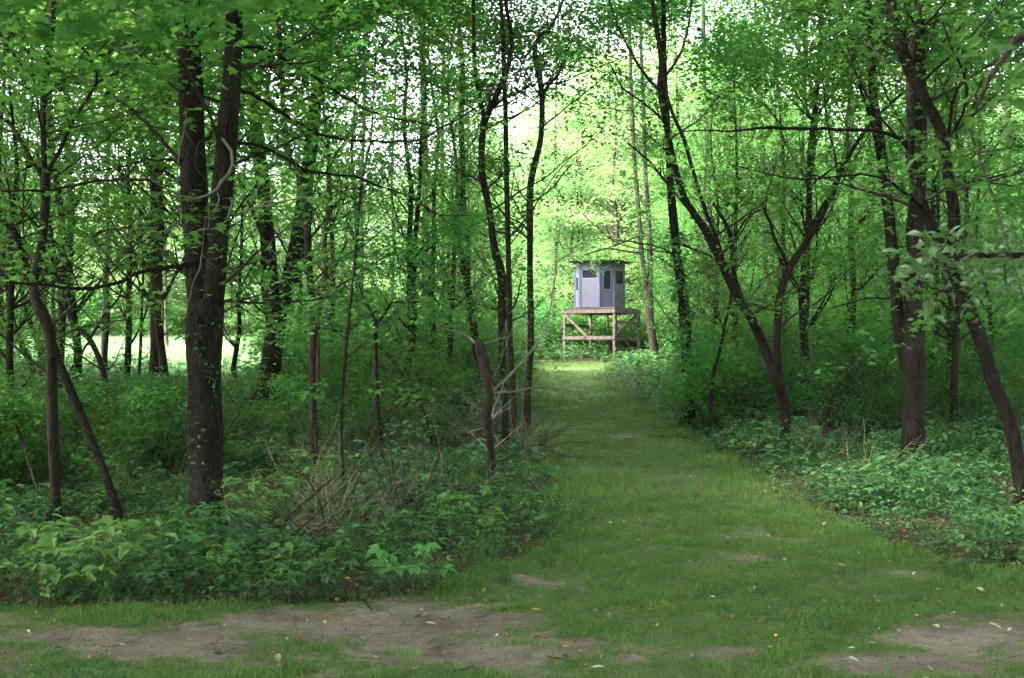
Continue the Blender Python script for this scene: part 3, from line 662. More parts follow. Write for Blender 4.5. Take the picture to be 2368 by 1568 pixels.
T('stout_tree', 'thickest trunk on the right side, rough and dark, its base among creepers', 'tree', 'bark_dark', (2110, 1070),
  [[(2110, 1072, 58), (2110, 1023, 52), (2111, 923, 50), (2112, 830, 50), (2112, 760, 48), (2111, 702, 40), (2112, 637, 38), (2114, 560, 37), (2118, 490, 36), (2126, 400, 34), (2130, 300, 30), (2130, 200, 28), (2128, 60, 25), (2126, -60, 22)],
   [(2096, 850, 32), (2083, 785, 30), (2074, 702, 28), (2064, 600, 27), (2058, 520, 26), (2049, 441, 26), (2037, 343, 24), (2028, 290, 24), (2020, 220, 22), (2014, 120, 20), (2008, 0, 18), (2004, -60, 17)]],
  [dict(p=[(2030, 300, 10), (2010, 260, 9), (1992, 210, 8), (1975, 140, 7), (1965, 60, 6)], dz=0.5),
   dict(p=[(2098, 700, 6), (2060, 690, 5), (2000, 690, 4), (1930, 710, 3)], dz=-0.5)], extend=[(2126, -60, 22, 5), (2004, -60, 17, 4)], twigs=14, tw_range=(60, 760), flare=1.2)
T('curved_tree', 'smooth dark trunk curving in an S to the top, nearest the right edge', 'tree', 'bark_dark', (2361, 1190),
  [[(2363, 1195, 36), (2360, 1150, 33), (2353, 1080, 32), (2333, 977, 32), (2297, 885, 33), (2272, 800, 33), (2248, 735, 33), (2224, 670, 34), (2210, 620, 33), (2204, 560, 27), (2208, 500, 27), (2200, 440, 27), (2191, 392, 26), (2184, 323, 27), (2165, 275, 27), (2145, 240, 27), (2115, 181, 28), (2091, 122, 28), (2070, 50, 26), (2054, -20, 26), (2040, -90, 24)],
   [(2206, 640, 26), (2197, 620, 26), (2179, 578, 25), (2160, 535, 26), (2140, 490, 26), (2124, 440, 24), (2112, 400, 23), (2104, 350, 22), (2107, 294, 20), (2106, 196, 20), (2114, 98, 19), (2126, 20, 18), (2134, -60, 16)]],
  [dict(p=[(2103, 335, 11), (2086, 322, 11), (2047, 303, 9), (1965, 300, 8), (1882, 297, 8), (1783, 294, 8), (1717, 303, 5), (1640, 303, 4), (1579, 303, 3)], dz=-0.7),
   dict(p=[(2130, 478, 8), (2108, 460, 7), (2058, 421, 6), (1992, 402, 5), (1910, 413, 5), (1827, 410, 4), (1755, 394, 3), (1678, 380, 2)], dz=-0.7),
   dict(p=[(2192, 315, 9), (2205, 240, 8), (2228, 181, 7), (2260, 110, 7), (2287, 49, 6), (2321, 0, 5), (2350, -60, 4)], dz=0.3),
   dict(p=[(2190, 335, 7), (2215, 290, 6), (2238, 230, 6), (2230, 170, 5), (2205, 110, 5), (2184, 49, 4)], dz=0.0),
   dict(p=[(2120, 140, 8), (2150, 120, 7), (2185, 95, 5), (2230, 60, 4)], dz=0.2),
   dict(p=[(2116, 55, 8), (2095, 20, 7), (2085, -30, 6)], dz=0.1),
   dict(p=[(2165, 480, 5), (2170, 460, 5), (2160, 420, 4), (2175, 380, 3)], dz=-0.1),
   dict(p=[(2200, 470, 4), (2170, 458, 4), (2150, 470, 4)], dz=-0.1),
   dict(p=[(2208, 665, 7), (2160, 680, 5), (2130, 710, 4), (2100, 720, 3)], dz=-0.4)],
  extend=[(2040, -90, 24, 6), (2134, -60, 16, 5)], twigs=16, tw_range=(60, 640))
T('tall_tree', 'straight greyish trunk seen between foliage at the far right side', 'tree', 'bark_mid', (2312, 800),
  [[(2305, 880, 32), (2314, 768, 28), (2319, 662, 22), (2324, 560, 20), (2326, 490, 19), (2329, 400, 18), (2331, 270, 17), (2334, 120, 16), (2336, -60, 14)]], [dict(p=[(2330, 300, 6), (2350, 340, 5), (2380, 370, 4)], dz=0)],
  extend=[(2336, -60, 14, 4)], twigs=8, tw_range=(60, 700))

# slim trunks further back, one label each by where they stand
FAR = [
 ((1760, 800), [(1770, 880, 11), (1768, 600, 10), (1766, 383, 10), (1755, 234, 9), (1750, 124, 8), (1744, -60, 7)], 'slim far trunk above the broad V tree, leftmost of the poles there'),
 ((1802, 800), [(1806, 880, 9), (1804, 600, 9), (1802, 388, 8), (1796, 220, 8), (1793, 96, 7), (1790, -60, 6)], 'slim far trunk second from left among the poles above the broad V'),
 ((1832, 860), [(1832, 880, 12), (1832, 675, 11), (1830, 520, 11), (1832, 383, 10), (1846, 206, 9), (1849, 96, 9), (1852, -60, 8)], 'slim far trunk, third from left of the poles above the broad V tree'),
 ((1857, 800), [(1862, 880, 8), (1860, 600, 8), (1857, 383, 7), (1858, 200, 7), (1864, 60, 6), (1868, -60, 5)], 'thin far trunk close beside a thicker pole above the broad V'),
 ((1926, 800), [(1932, 880, 9), (1930, 560, 8), (1926, 361, 8), (1915, 234, 8), (1905, 96, 7), (1900, -60, 6)], 'slightly bent far pole crossing the white sky gap on the right'),
 ((1967, 800), [(1975, 880, 10), (1972, 560, 10), (1968, 333, 9), (1966, 200, 9), (1964, 96, 9), (1960, -60, 8)], 'dark far pole just left of the stout right trunk\'s slanting stem'),
 ((1640, 800), [(1650, 880, 11), (1645, 640, 11), (1640, 480, 11), (1636, 350, 10), (1630, 200, 9), (1626, -60, 8)], 'far trunk rising between the leaf-clad trunk and the arching limb'),
 ((1345, 600), [(1347, 850, 8), (1346, 600, 7), (1343, 480, 6), (1340, 330, 6), (1338, 200, 5)], 'far thin trunk directly behind the roof of the hunting blind'),
 ((1420, 600), [(1424, 850, 7), (1420, 560, 7), (1416, 400, 6), (1410, 240, 6), (1405, 0, 5)], 'far thin trunk rising behind the right side of the hunting blind'),
 ((2195, 730), [(2195, 800, 14), (2194, 735, 13), (2192, 690, 12), (2188, 600, 11), (2186, 400, 10), (2190, 200, 8)], 'far dark trunk showing under the curved tree\'s bend'),
 ((2290, 600), [(2300, 860, 18), (2290, 640, 17), (2284, 505, 17), (2280, 417, 16), (2268, 260, 14), (2262, 100, 12), (2258, -60, 10)], 'hazy grey far trunk left of the straight one by the right edge'),
 ((835, 600), [(838, 880, 10), (836, 700, 10), (835, 560, 10), (834, 440, 10), (840, 300, 9), (842, 160, 8), (845, -60, 7)], 'far pole left of the straight pole-like trunk'),
 ((905, 900), [(908, 900, 7), (906, 700, 7), (910, 560, 7), (905, 420, 6), (912, 250, 5), (918, 60, 4)], 'faint far pole between two darker poles left of centre'),
 ((925, 860), [(770, 925, 20), (768, 880, 18), (764, 800, 14), (756, 740, 11), (748, 690, 9)], 'dark far trunk low behind the brush, left of centre'),
 ((1020, 800), [(1030, 880, 10), (1026, 640, 9), (1022, 400, 9), (1024, 200, 8), (1030, -60, 7)], 'far pole close to the right of the straight pole-like trunk'),
 ((1300, 800), [(1283, 862, 8), (1282, 700, 8), (1288, 500, 7), (1284, 300, 6), (1290, 60, 5)], 'far thin pole left of the hunting blind'),
 ((380, 700), [(390, 900, 8), (384, 760, 8), (380, 560, 7), (372, 400, 6), (366, 200, 5)], 'far slim trunk left of the thick double trunk'),
 ((250, 600), [(236, 880, 9), (240, 700, 9), (246, 500, 8), (250, 300, 7), (246, 60, 6)], 'far slim trunk behind the goblet shaped tree\'s right limb'),
]

def track3d(tr, d0, dz=0.0, seed=0):
    """picture track -> points; depth drifts by dz (m) along it, with a slow wobble"""
    n = len(tr); s = np.linspace(0, 1, n)
    a = seed * 2.1
    dd = d0 + dz * s + 0.10 * np.sin(s * 5 + a) * min(1, n / 6) * (s > 0)
    P = np.array([pt(t[0], t[1], d) for t, d in zip(tr, dd)])
    R = np.array([t[2] / 2 / F * d for t, d in zip(tr, dd)])
    return P, R, dd

def build_tree(t, k):
    bx, by = t['base']
    d0 = t['depth'] or gd(t['trunk'][0][0][0], t['trunk'][0][0][1])
    P, R, _ = track3d(t['trunk'][0], d0, 0, k)
    base = P[0].copy(); base[2] = float(tz(base[0], base[1]))
    r = np.random.default_rng(100 + k)
    o = thing(t['name'], base, t['label'], t['cat'], t.get('group'))
    big = d0 < 16 and t['trunk'][0][0][2] > 40
    near = d0 < 22
    mb = MB(); stems = []
    prevR = None
    for i, tr in enumerate(t['trunk']):
        P, R, dd = track3d(tr, d0, 0 if i == 0 else (0.35 if i % 2 else -0.25), k + i if i else k)
        if i == 0:
            P[0, 2] = base[2]
            P = np.vstack([P[0] - [0, 0, 0.25], P]); R = np.concatenate([[R[0] * t['flare'] * 1.1], R]); R[1] *= t['flare']
        else:
            P = P.copy()
        stems.append([P, R, tr])
        # extend above the picture
    for i, (ex, ey, ew, L) in enumerate(t['extend'] or []):
        best = min(stems, key=lambda s: abs(s[2][-1][0] - ex) + abs(s[2][-1][1] - ey))
        P, R, tr = best
        dv = P[-1] - P[-2]; dv /= np.linalg.norm(dv); dv = dv * 0.6 + np.array([0, 0.1, 0.55]); dv /= np.linalg.norm(dv)
        q1 = P[-1] + dv * L * 0.5 + r.normal(0, 0.1, 3); q2 = q1 + (dv + [0.1, 0.1, 0.3]) / 1.2 * L * 0.5
        best[0] = np.vstack([P, q1, q2]); best[1] = np.concatenate([R, [R[-1] * 0.75, R[-1] * 0.3]])
    allP, allR = [], []
    for i, (P, R, tr) in enumerate(stems):
        cp, cr = catmull(P, R, 0.05 if big else (0.10 if near else 0.25))
        if i > 0 or not near:
            pass
        # slight irregular girth
        cr = cr * (1 + 0.04 * np.sin(np.arange(len(cr)) * 0.37 + k) + 0.03 * r.normal(size=len(cr)) * (0.5 if near else 0))
        mb.tube(cp, cr, 28 if big else (14 if near else 9), bark=0.06 if big else 0.03, seed=k * 7 + i)
        allP.append(cp); allR.append(cr)
    tm = mb.mesh('trunk', M[t['bark']], base, smooth=not big)
    link('trunk', tm, o)
    # traced limbs
    ends = []
    for j, b in enumerate(t['branches']):
        P, R, dd = track3d(b['p'], d0 + (0.0), b.get('dz', 0), k * 3 + j)
        R = np.maximum(R, 0.0035)
        m2 = MB(); cp, cr = catmull(P, R, 0.12)
        cp = cp + r.normal(0, 0.006, cp.shape)
        m2.tube(cp, cr, 7)
        rr = np.random.default_rng(k * 31 + j)
        for _ in range(max(3, int(len(cp) / 3.0))):
            q = rr.integers(len(cp) // 6, len(cp)); tq = cp[min(q, len(cp) - 1)] - cp[q - 1]; tq /= max(np.linalg.norm(tq), 1e-6)
            s = np.cross(tq, rr.normal(size=3)); s /= np.linalg.norm(s)
            grow(m2, cp[q], tq * 0.8 + s * 0.9, rr.uniform(0.3, 1.0), min(0.008, cr[q] * 0.55), rr, 3, 1, 0.1, ends if not b.get('pale') else None, 0.3, 3)
        link('branch', m2.mesh('branch', M['twig_pale' if b.get('pale') else t['bark'] if t['bark'] != 'vine_red' else 'bark_mid'], base), o)
    # small side twigs out of the trunk within view and above it
    m3 = MB(); n3 = 0
    cp = np.concatenate(allP); cr = np.concatenate(allR)
    zz = np.array([to_px(*q)[1] for q in cp])
    lo, hi = t['tw'] or (0, 700)
    cand = np.nonzero((zz > lo) & (zz < hi))[0]
    for _ in range(t['twigs'] if len(cand) else 0):
        q = r.choice(cand); a = r.random() * 2 * PI
        d = np.array([math.cos(a), math.sin(a) * 0.9, r.uniform(0.0, 0.9)])
        grow(m3, cp[q], d, r.uniform(0.7, 2.4), max(0.006, min(0.016, cr[q] * 0.35)), r, 5, 2, 0.35, None if t['dead'] else ends, 0.25, 4)
        n3 += 1
    if n3: 
        tw = link('side_branches', m3.mesh('side_branches', M['twig_pale' if t['dead'] else 'twig'], base), o); setp(tw, kind='stuff')
    # leaves at twig ends and a canopy over the frame
    if not t['dead']:
        cl = []
        for (e, dep) in ends:
            if r.random() < 0.42 * t['leafy'] and e[2] > base[2] + 1.0:
                cl.append((e[0], e[1], e[2] + 0.02, 0.16, 0.16, 0.08, 1))
        if cl:
            me = foliage('crown', cl, 0.066, M['leaf'], MAPLE_T if d0 < 14 else QUAD_T, 9, 500 + k, 0.22, 0.45, 0.05, base)
            link('leaf_sprays', me, o).__setitem__('kind', 'stuff')
    return o, stems, base

TREE_OBJS = []
for k, t in enumerate(TREES):
    TREE_OBJS.append((t,) + build_tree(t, k))
for i, (b, tr, lab) in enumerate(FAR):
    dep = 34 + (i * 7) % 19
    if 1240 < tr[0][0] < 1500: dep = 60 + i % 4
    tr = [list(x) for x in tr]
    # foot on the ground at that depth
    x0 = tr[0][0]; d = float(dep); xw = (x0 - CX) / F * d; tr[0][1] = HY - (float(tz(xw, d)) - 1.6) / d * F
    tr = [x for q, x in enumerate(tr) if q == 0 or x[1] < tr[0][1] - 12]
    build_tree(dict(name='pole_tree', label=lab, cat='tree', bark='bark_grey' if i % 3 else 'bark_mid', base=b, trunk=[[tuple(x) for x in tr]], branches=[], extend=[(tr[-1][0], tr[-1][1], tr[-1][2], 3)],
                    twigs=10, tw=(40, 640), flare=1.1, dead=False, depth=d, group=None, leafy=1.0), 60 + i)

# ------------------------------------------------------------------ high crowns that roof the wood (shared meshes)
def canopy_mesh(seed, R=3.2, H=2.2, n=11, sprays=95, leaf=0.10):
    r = np.random.default_rng(seed); cl = []
    for i in range(n):
        a = r.random() * 2 * PI; q = R * math.sqrt(r.random())
        cl.append((math.cos(a) * q, math.sin(a) * q, r.uniform(-H, H) * (1 - q / R * 0.5), r.uniform(.8, 1.4), r.uniform(.8, 1.4), r.uniform(.35, .7), sprays))
    return foliage('crown', cl, leaf, M['leaf'], QUAD_T, 11, seed, 0.4, 0.4, 0.08)
CANOPY = [canopy_mesh(900 + i) for i in range(4)]

def crown_mesh(seed, H=9.0, R=2.1, n=32, sprays=62, leaf=0.085, lo=0.12, mat='leaf_far'):
    """crown of a whole young forest tree, foot at 0"""
    r = np.random.default_rng(seed); cl = []
    for i in range(n):
        h = lo + (1 - lo) * ((i + r.random()) / n)
        prof = (math.sin(min(1, (h - lo) / (1 - lo) * 0.92 + 0.12) * PI) ** 0.6)
        a = r.random() * 2 * PI; q = R * prof * math.sqrt(r.uniform(0.1, 1))
        s = r.uniform(0.55, 1.05)
        cl.append((math.cos(a) * q, math.sin(a) * q, h * H, s * 1.15, s * 1.15, s * r.uniform(.16, .42), int(sprays * s)))
    return foliage('crown', cl, leaf, M[mat], QUAD_T, 10, seed, 0.36, 0.45, 0.07)
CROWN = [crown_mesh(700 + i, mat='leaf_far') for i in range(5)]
CROWN_MID = [crown_mesh(740 + i, R=1.8, n=24, sprays=42, leaf=0.075, lo=0.10, mat='leaf') for i in range(4)]
CROWN_HIGH = [crown_mesh(750 + i, R=1.8, n=20, sprays=44, leaf=0.075, lo=0.36, mat='leaf') for i in range(3)]

def bg_trunk(seed, H=9.0, bark='bark_grey', nb=24):
    r = np.random.default_rng(seed); mb = MB()
    P = [np.array([0, 0, -0.2])]
    for i in range(8): P.append(P[-1] + np.array([r.normal(0, .10), r.normal(0, .10), H * 0.98 / 8]))
    P = np.array(P); R = np.linspace(0.11, 0.015, len(P)); R[0] = 0.14
    cp, cr = catmull(P, R, 0.5); mb.tube(cp, cr, 7)
    for i in range(nb):
        q = r.integers(3, len(cp) - 1); a = r.random() * 2 * PI
        grow(mb, cp[q], (math.cos(a), math.sin(a), r.uniform(.3, 1.1)), r.uniform(1.0, 2.4), cr[q] * 0.4, r, 4, 1, 0.4, None, 0.25, 3)
    return mb.mesh('trunk', M[bark], smooth=True)
BG_TRUNK = [bg_trunk(800 + i, bark=('bark_mid', 'bark_dark')[i % 2]) for i in range(5)]

# canopy parts on the traced trees (above the frame)
ci = 0
for (t, o, stems, base) in TREE_OBJS:
    if not t['extend']: continue
    for (P, R, tr) in stems:
        top = P[-1]
        if tr[-1][1] < 60 and top[2] > 4:
            hgt = max(top[2], 1.6 + (HY + 330) / F * base[1] + 0.6)
            link('crown', CANOPY[ci % 4], o, (top[0] - base[0], top[1] - base[1], hgt - base[2]), ci * 1.3, 0.85 + 0.25 * ((ci * 7) % 3) / 2)
            ci += 1
            if base[1] < 24 and (ci % 5) not in (1, 3):
                yd = base[1] + 2.5 + (ci * 5 % 7) * 0.6
                hv = 1.6 + (HY + 20 - (ci * 37 % 5) * 25) / F * yd + 0.5
                sx = (top[0] / top[1] + (0.05 if ci % 2 else -0.05)) * yd
                link('crown', CANOPY[(ci + 2) % 4], o, (sx - base[0], yd - base[1], hv - base[2]), ci * 2.1, 0.8)

# ------------------------------------------------------------------ foliage masses on mid trees, by where the photograph has them
def in_path(x, y, m=0.0): return path_side(np.array([x]), np.array([y]))[0] > -m
def to_view(x, y): return CX + x / y * F

def add_tree(x, y, H, seed, mid, label, group, name='forest_tree', w=1.0, high=False):
    r = np.random.default_rng(seed)
    z = float(tz(x, y)); s = H / 9.0
    o = thing(name, (x, y, z), label, 'tree', group)
    ww = s ** 0.6 * w
    link('trunk', BG_TRUNK[seed % 5], o, (0, 0, 0), r.random() * 6.28, (0.75 * ww, 0.75 * ww, s))
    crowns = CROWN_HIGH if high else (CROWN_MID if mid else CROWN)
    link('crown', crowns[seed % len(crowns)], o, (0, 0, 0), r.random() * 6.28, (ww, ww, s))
    if mid and 0 < y < 27 and r.random() < 0.75 and not (-1 < x < 4.5 and y < 24):  # extra high crown, added to darken the wood below and close sky gaps
        h2 = max(H, 1.6 + (HY + 60) / F * y + 1.4) if y < 24 else H + r.uniform(-.3, 1.5)
        link('crown', CANOPY[seed % 4], o, (r.normal(0, .4), r.normal(0, .4), h2), r.random() * 6.28, r.uniform(.75, 1.0))
    return o

MARKS = [(-400, 'left picture edge'), (125, 'goblet shaped tree'), (478, 'thick double trunk'), (620, 'V shaped dark tree'), (725, 'kinked slim tree'), (985, 'pole-straight trunk'), (1139, 'snapped stump'),
         (1220, 'trackside slim trunk'), (1385, 'hunting blind'), (1589, 'leaf-clad trunk'), (1812, 'broad V tree'), (2110, 'stout trunk'), (2350, 'curved tree'), (2900, 'right picture edge')]
ORD = ['first', 'second', 'third', 'fourth', 'fifth', 'sixth', 'seventh', 'eighth', 'ninth', 'tenth', 'eleventh', 'twelfth', 'thirteenth', 'fourteenth', 'fifteenth', 'sixteenth', 'seventeenth', 'eighteenth', 'nineteenth', 'twentieth', 'twenty-first', 'twenty-second', 'twenty-third', 'twenty-fourth', 'twenty-fifth', 'twenty-sixth', 'twenty-seventh', 'twenty-eighth']
def name_rows(objs, noun, bands):
    cells = {}
    for ob in objs:
        x, y, _ = ob.location; v = CX + x / y * F
        i = max(k for k, m_ in enumerate(MARKS[:-1]) if v >= m_[0] or k == 0)
        b = next((n_ for lim, n_ in bands if y < lim), bands[-1][1])
        cells.setdefault((i, b), []).append((v, ob))
    for (i, b), l in cells.items():
        l.sort(key=lambda q: q[0])
        for k, (v, ob) in enumerate(l):
            o1 = ORD[min(k, 27)] + ' from left of ' if len(l) > 1 else 'only '
            ob['label'] = '%s%s %s between %s and %s' % (o1, b, noun + ('s' if len(l) > 1 else ''), MARKS[i][1], MARKS[i + 1][1])
            ob['label'] = ob['label'].replace('bushs', 'bushes')
BLIND = (3.7, 50.5)
YOUNG, FART, BUSH, SB, RB = [], [], [], [], []
r5 = np.random.default_rng(5)
count = 0
placed = []
def v_(x, y): return to_view(x, y)
def far_enough(x, y, dmin):
    return all((x - a) ** 2 + (y - b) ** 2 > dmin * dmin for a, b in placed)
def meadow_zone(x, y): return 34.5 < y < 86 and x < -3.0 - (y - 37) * 0.12 + 0.8
def sight(x, y, m=1.2):
    """keep the view of the stand open"""
    v = to_view(x, y); e = m / y * F
    return y < 52 and 1240 - e < v < 1500 + e
# middle wood 17 to 48 m
tries = 0
while count < 88 and tries < 5000:
    tries += 1
    y = 19 + 32 * r5.random() ** 0.8; x = r5.uniform(-0.47, 0.47) * y
    if sight(x, y, 1.7) or meadow_zone(x, y) or in_path(x, y, 1.2) or not far_enough(x, y, 1.9): continue
    if x < -2 and y > 33: continue
    mead = 120 < to_view(x, y) < 660
    if mead and r5.random() < (0.94 if v_(x, y) < 450 else 0.7): continue
    vv = v_(x, y)
    if 420 < vv < 900 and y < 28: continue
    if y < 26 and any(abs(vv - q) < 28 for q in (985, 1110, 1165, 1189, 1220, 1589, 1812, 2110, 2250, 2361)): continue
    placed.append((x, y)); count += 1
    H = r5.uniform(6.0, 10.5)
    side = 'left of the grass track' if x < 1.5 else 'right of the grass track'
    tob = add_tree(x, y, H, 2000 + count, True, 'slim leafy young tree among many alike in the wood ' + side, 'young trees in the wood ' + side, high=mead); YOUNG.append(tob)
# trees at the far side of the meadow and behind the stand
count = 0; tries = 0
while count < 112 and tries < 8000:
    tries += 1
    y = r5.uniform(53, 104); x = r5.uniform(-0.5, 0.5) * y
    if meadow_zone(x, y) or not far_enough(x, y, 2.3) or (x - BLIND[0]) ** 2 + (y - BLIND[1]) ** 2 < 20: continue
    placed.append((x, y)); count += 1
    v = to_view(x, y)
    H = r5.uniform(12.5, 18.5) * (0.55 if 830 < v < 1080 else 1.0) * (0.62 if v < 180 else 1) * (0.75 if 1860 < v < 1990 or 560 < v < 700 else 1)
    where = 'beyond the meadow' if x < -4 else 'behind the hunting blind'
    tob = add_tree(x, y, H, 3000 + count, False, 'tall bright green tree in the far wall of trees ' + where, 'far trees ' + where, w=1.35); FART.append(tob)
# trees added out of frame, beside and over the camera, to shade the foreground
LBR = ['nearest left', 'nearest right', 'rear left', 'rear right', 'rearmost', 'far left', 'far right', 'outer left', 'outer right']
for i, (x, y, H) in enumerate([(-5.6, 6.2, 7.5), (5.4, 5.2, 8.0), (-4.0, -3.0, 8.5), (4.4, -2.5, 8.5), (0.4, -5.5, 9.0), (-8.5, 11.5, 9.0), (8.2, 11.5, 9.0), (-9, 2, 9), (9, 1, 9)]):
    z = float(tz(x, y))
    o = thing('roadside_shade_tree', (x, y, z), LBR[i] + ' tall broad-crowned tree added for shade beside the cross track', 'tree', 'shade trees added beside the cross track')
    link('trunk', BG_TRUNK[i % 5], o, (0, 0, 0), i * 1.1, (1.3, 1.3, H / 9))
    for j in range(2):
        link('crown', CANOPY[(i + j) % 4], o, (math.cos(i * 2 + j * 3) * 1.6 - x * 0.25, math.sin(i + j * 3) * 1.6, H - 0.8 + j * 1.1), i + j, 1.25)

# unseen wood behind and beside the cross track, added to block frontal sky light
for i in range(26):
    a = math.radians(105 + 330 * 0 + i * (330 - 105) / 0.999 / 26 - 0) if False else math.radians(-115 + i * 230 / 25.0)
    R_ = 9.5 + 3.0 * ((i * 5) % 7) / 7
    x, y = math.sin(a + PI) * R_, math.cos(a + PI) * R_ + 1.0
    if y > 3.5 and abs(x) < 0.55 * y: continue
    add_tree(x, y, 9.5 + (i % 4), 4000 + i, True, 'leafy tree added for shade behind the viewer, on the near side of the cross track', 'trees added for shade on the near side of the cross track', w=1.5)
for sgn, num, nm in ((-1, 19, 'left'), (1, 8, 'right')):  # trees added past both frame edges to stop light entering from the sides
    for i in range(num):
        y = 8 + 28 * ((i * 0.618) % 1.0); x = sgn * (0.5 * y + 2.2 + 6.5 * ((i * 0.381) % 1.0))
        tob = add_tree(x, y, 9.5 + (i % 4), 5000 + i + 50 * sgn, True, 'leafy tree added for shade just outside the %s edge of the picture' % nm, 'trees added for shade outside the %s edge of the picture' % nm, w=1.5)
# ------------------------------------------------------------------ shrubs
def shrub_mesh(seed, R=0.9, H=1.4, leaf=0.06, n=9, sprays=26, mat='leaf_shrub', T_=QUAD_T, per=9):
    r = np.random.default_rng(seed); cl = []
    for i in range(n):
        a = r.random() * 2 * PI; q = R * math.sqrt(r.random())
        cl.append((math.cos(a) * q, math.sin(a) * q, H * r.uniform(0.18, 0.95), r.uniform(.3, .55), r.uniform(.3, .55), r.uniform(.15, .3), sprays))
    return foliage('leaves', cl, leaf, M[mat], T_, per, seed, 0.2, 0.55, 0.06)
def shrub_stems(seed, R=0.9, H=1.4, n=10, mat='twig'):
    r = np.random.default_rng(seed); mb = MB()
    for i in range(n):
        a = r.random() * 2 * PI
        grow(mb, (r.normal(0, .12), r.normal(0, .12), -0.05), (math.cos(a) * 0.6, math.sin(a) * 0.6, 1.0), H * r.uniform(.7, 1.15), 0.011, r, 4, 2, 0.1, None, 0.35, 4)
    return mb.mesh('stems', M[mat])
SHR = [shrub_mesh(40 + i, mat=('leaf_shrub', 'leaf_shrub', 'leaf')[i % 3], leaf=(0.055, 0.07, 0.085)[i % 3]) for i in range(6)]
SHS = [shrub_stems(60 + i) for i in range(3)]
FINE = [shrub_mesh(50 + i, leaf=0.045, n=12, sprays=34, per=10) for i in range(2)]
count = tries = 0
splaced = []
while count < 290 and tries < 14000:
    tries += 1
    y = 12.5 + 37 * r5.random() ** 0.9; x = r5.uniform(-0.46, 0.46) * y
    near_ok = in_path(x, y, 0.65)
    if near_ok or sight(x, y, 0.9) or meadow_zone(x, y): continue
    v = to_view(x, y)
    if y < 15 and (x > 1.0 or v > 560): continue
    if v > 1240 and y < 18.5: continue
    if 530 < v < 720 and 14.5 < y < 25: continue
    if any((x - a) ** 2 + (y - b) ** 2 < (0.95 if v > 700 else 0.5) for a, b in splaced): continue
    splaced.append((x, y)); count += 1
    H = r5.uniform(0.7, 1.25) * (0.62 if y < 19 else 1.0) * (1.0 if y < 30 else 1.5)
    if -50 < v < 680: H = min(max(H, .8), max(0.22, (1.92 - 0.055 * y) / 1.3))
    if 1330 < v < 1640 and y > 21: H = min(H, 0.5)
    side = 'left of the grass track' if x < 1.5 else 'right of the grass track'
    o = thing('shrub', (x, y, float(tz(x, y))), 'green understorey bush, one of many alike in the thicket ' + side, 'bush', 'bushes of the thicket ' + side); BUSH.append(o)
    k = count
    link('leaves', (FINE[k % 2] if k % 4 == 0 else SHR[k % 6]), o, (0, 0, 0), k * 2.1, H)
    link('stems', SHS[k % 3], o, (0, 0, 0), k * 1.3, H)
# bushes round the stand and along the far rim of the meadow
for i in range(46):
    if i < 20: x, y = r5.uniform(-1.5, 9.5), r5.uniform(50.5, 56)
    else: x, y = r5.uniform(-40, 0), r5.uniform(84, 89)
    if i < 20 and x > 1.7: y = max(y, 53.2)
    lab = 'bright green bush behind the legs of the wooden stand' if i < 20 else 'bush at the far rim of the meadow under the trees'
    o = thing('shrub', (x, y, float(tz(x, y))), lab, 'bush', 'bushes behind the stand' if i < 20 else 'bushes at the far rim of the meadow')
    (SB if i < 20 else RB).append(o)
    s = r5.uniform(1.2, 1.9) if i < 20 else r5.uniform(1.8, 2.8)
    link('leaves', SHR[i % 6], o, (0, 0, 0), i, s); link('stems', SHS[i % 3], o, (0, 0, 0), i, s)

for i_, (x, y, H) in enumerate([(6.7, 48.6, 9), (7.4, 45.8, 8), (7.0, 52, 10), (8.3, 49.5, 10)]):  # trees added to shade the right faces of the blind
    YOUNG.append(add_tree(x, y, H, 2600 + i_, True, 'young tree', 'young trees in the wood right of the grass track', w=0.9))
for i_, (v, y) in enumerate([(128, 21), (172, 24.5), (345, 22), (455, 16.5), (628, 31), (95, 28)]):  # trees added so their canopies darken the understorey on the left
    x = (v - CX) / F * y
    tob = add_tree(x, y, 10.5 + (i_ % 3), 2700 + i_, True, 'young tree', 'young trees in the wood left of the grass track', high=True)
    YOUNG.append(tob)
    for j in range(2):
        link('crown', CANOPY[(i_ + j) % 4], tob, (math.cos(i_ + j * PI) * 1.1, math.sin(i_ + j * PI) * 1.1, 1.9 + 0.30 * y + 0.9 * j), i_ + j, 1.15)
name_rows(YOUNG, 'young tree', [(24, 'near'), (32, 'middle'), (99, 'deep')])
name_rows(FART, 'tall tree', [(66, 'nearer'), (82, 'middle'), (199, 'farthest')])
name_rows(BUSH, 'green bush', [(18, 'near'), (26, 'middle'), (36, 'deep'), (99, 'farthest')])
name_rows(SB, 'bush', [(99, 'standside')])
name_rows(RB, 'bush', [(99, 'meadow-rim')])
# far wood that closes the view
fx = rng.uniform(-90, 90, 1500); fy = rng.uniform(98, 122, 1500)
fz = tz(fx, fy) + 15 * rng.random(1500) ** 1.1
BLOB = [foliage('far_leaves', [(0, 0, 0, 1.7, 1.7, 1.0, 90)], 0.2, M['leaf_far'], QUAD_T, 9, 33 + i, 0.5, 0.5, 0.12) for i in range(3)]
scatter('far_wood', BLOB, np.stack([fx, fy, fz], 1), rng.random(1500) * 6.28, rng.uniform(.8, 1.6, 1500), rng.integers(0, 3, 1500), label='distant mass of green wood closing the view')

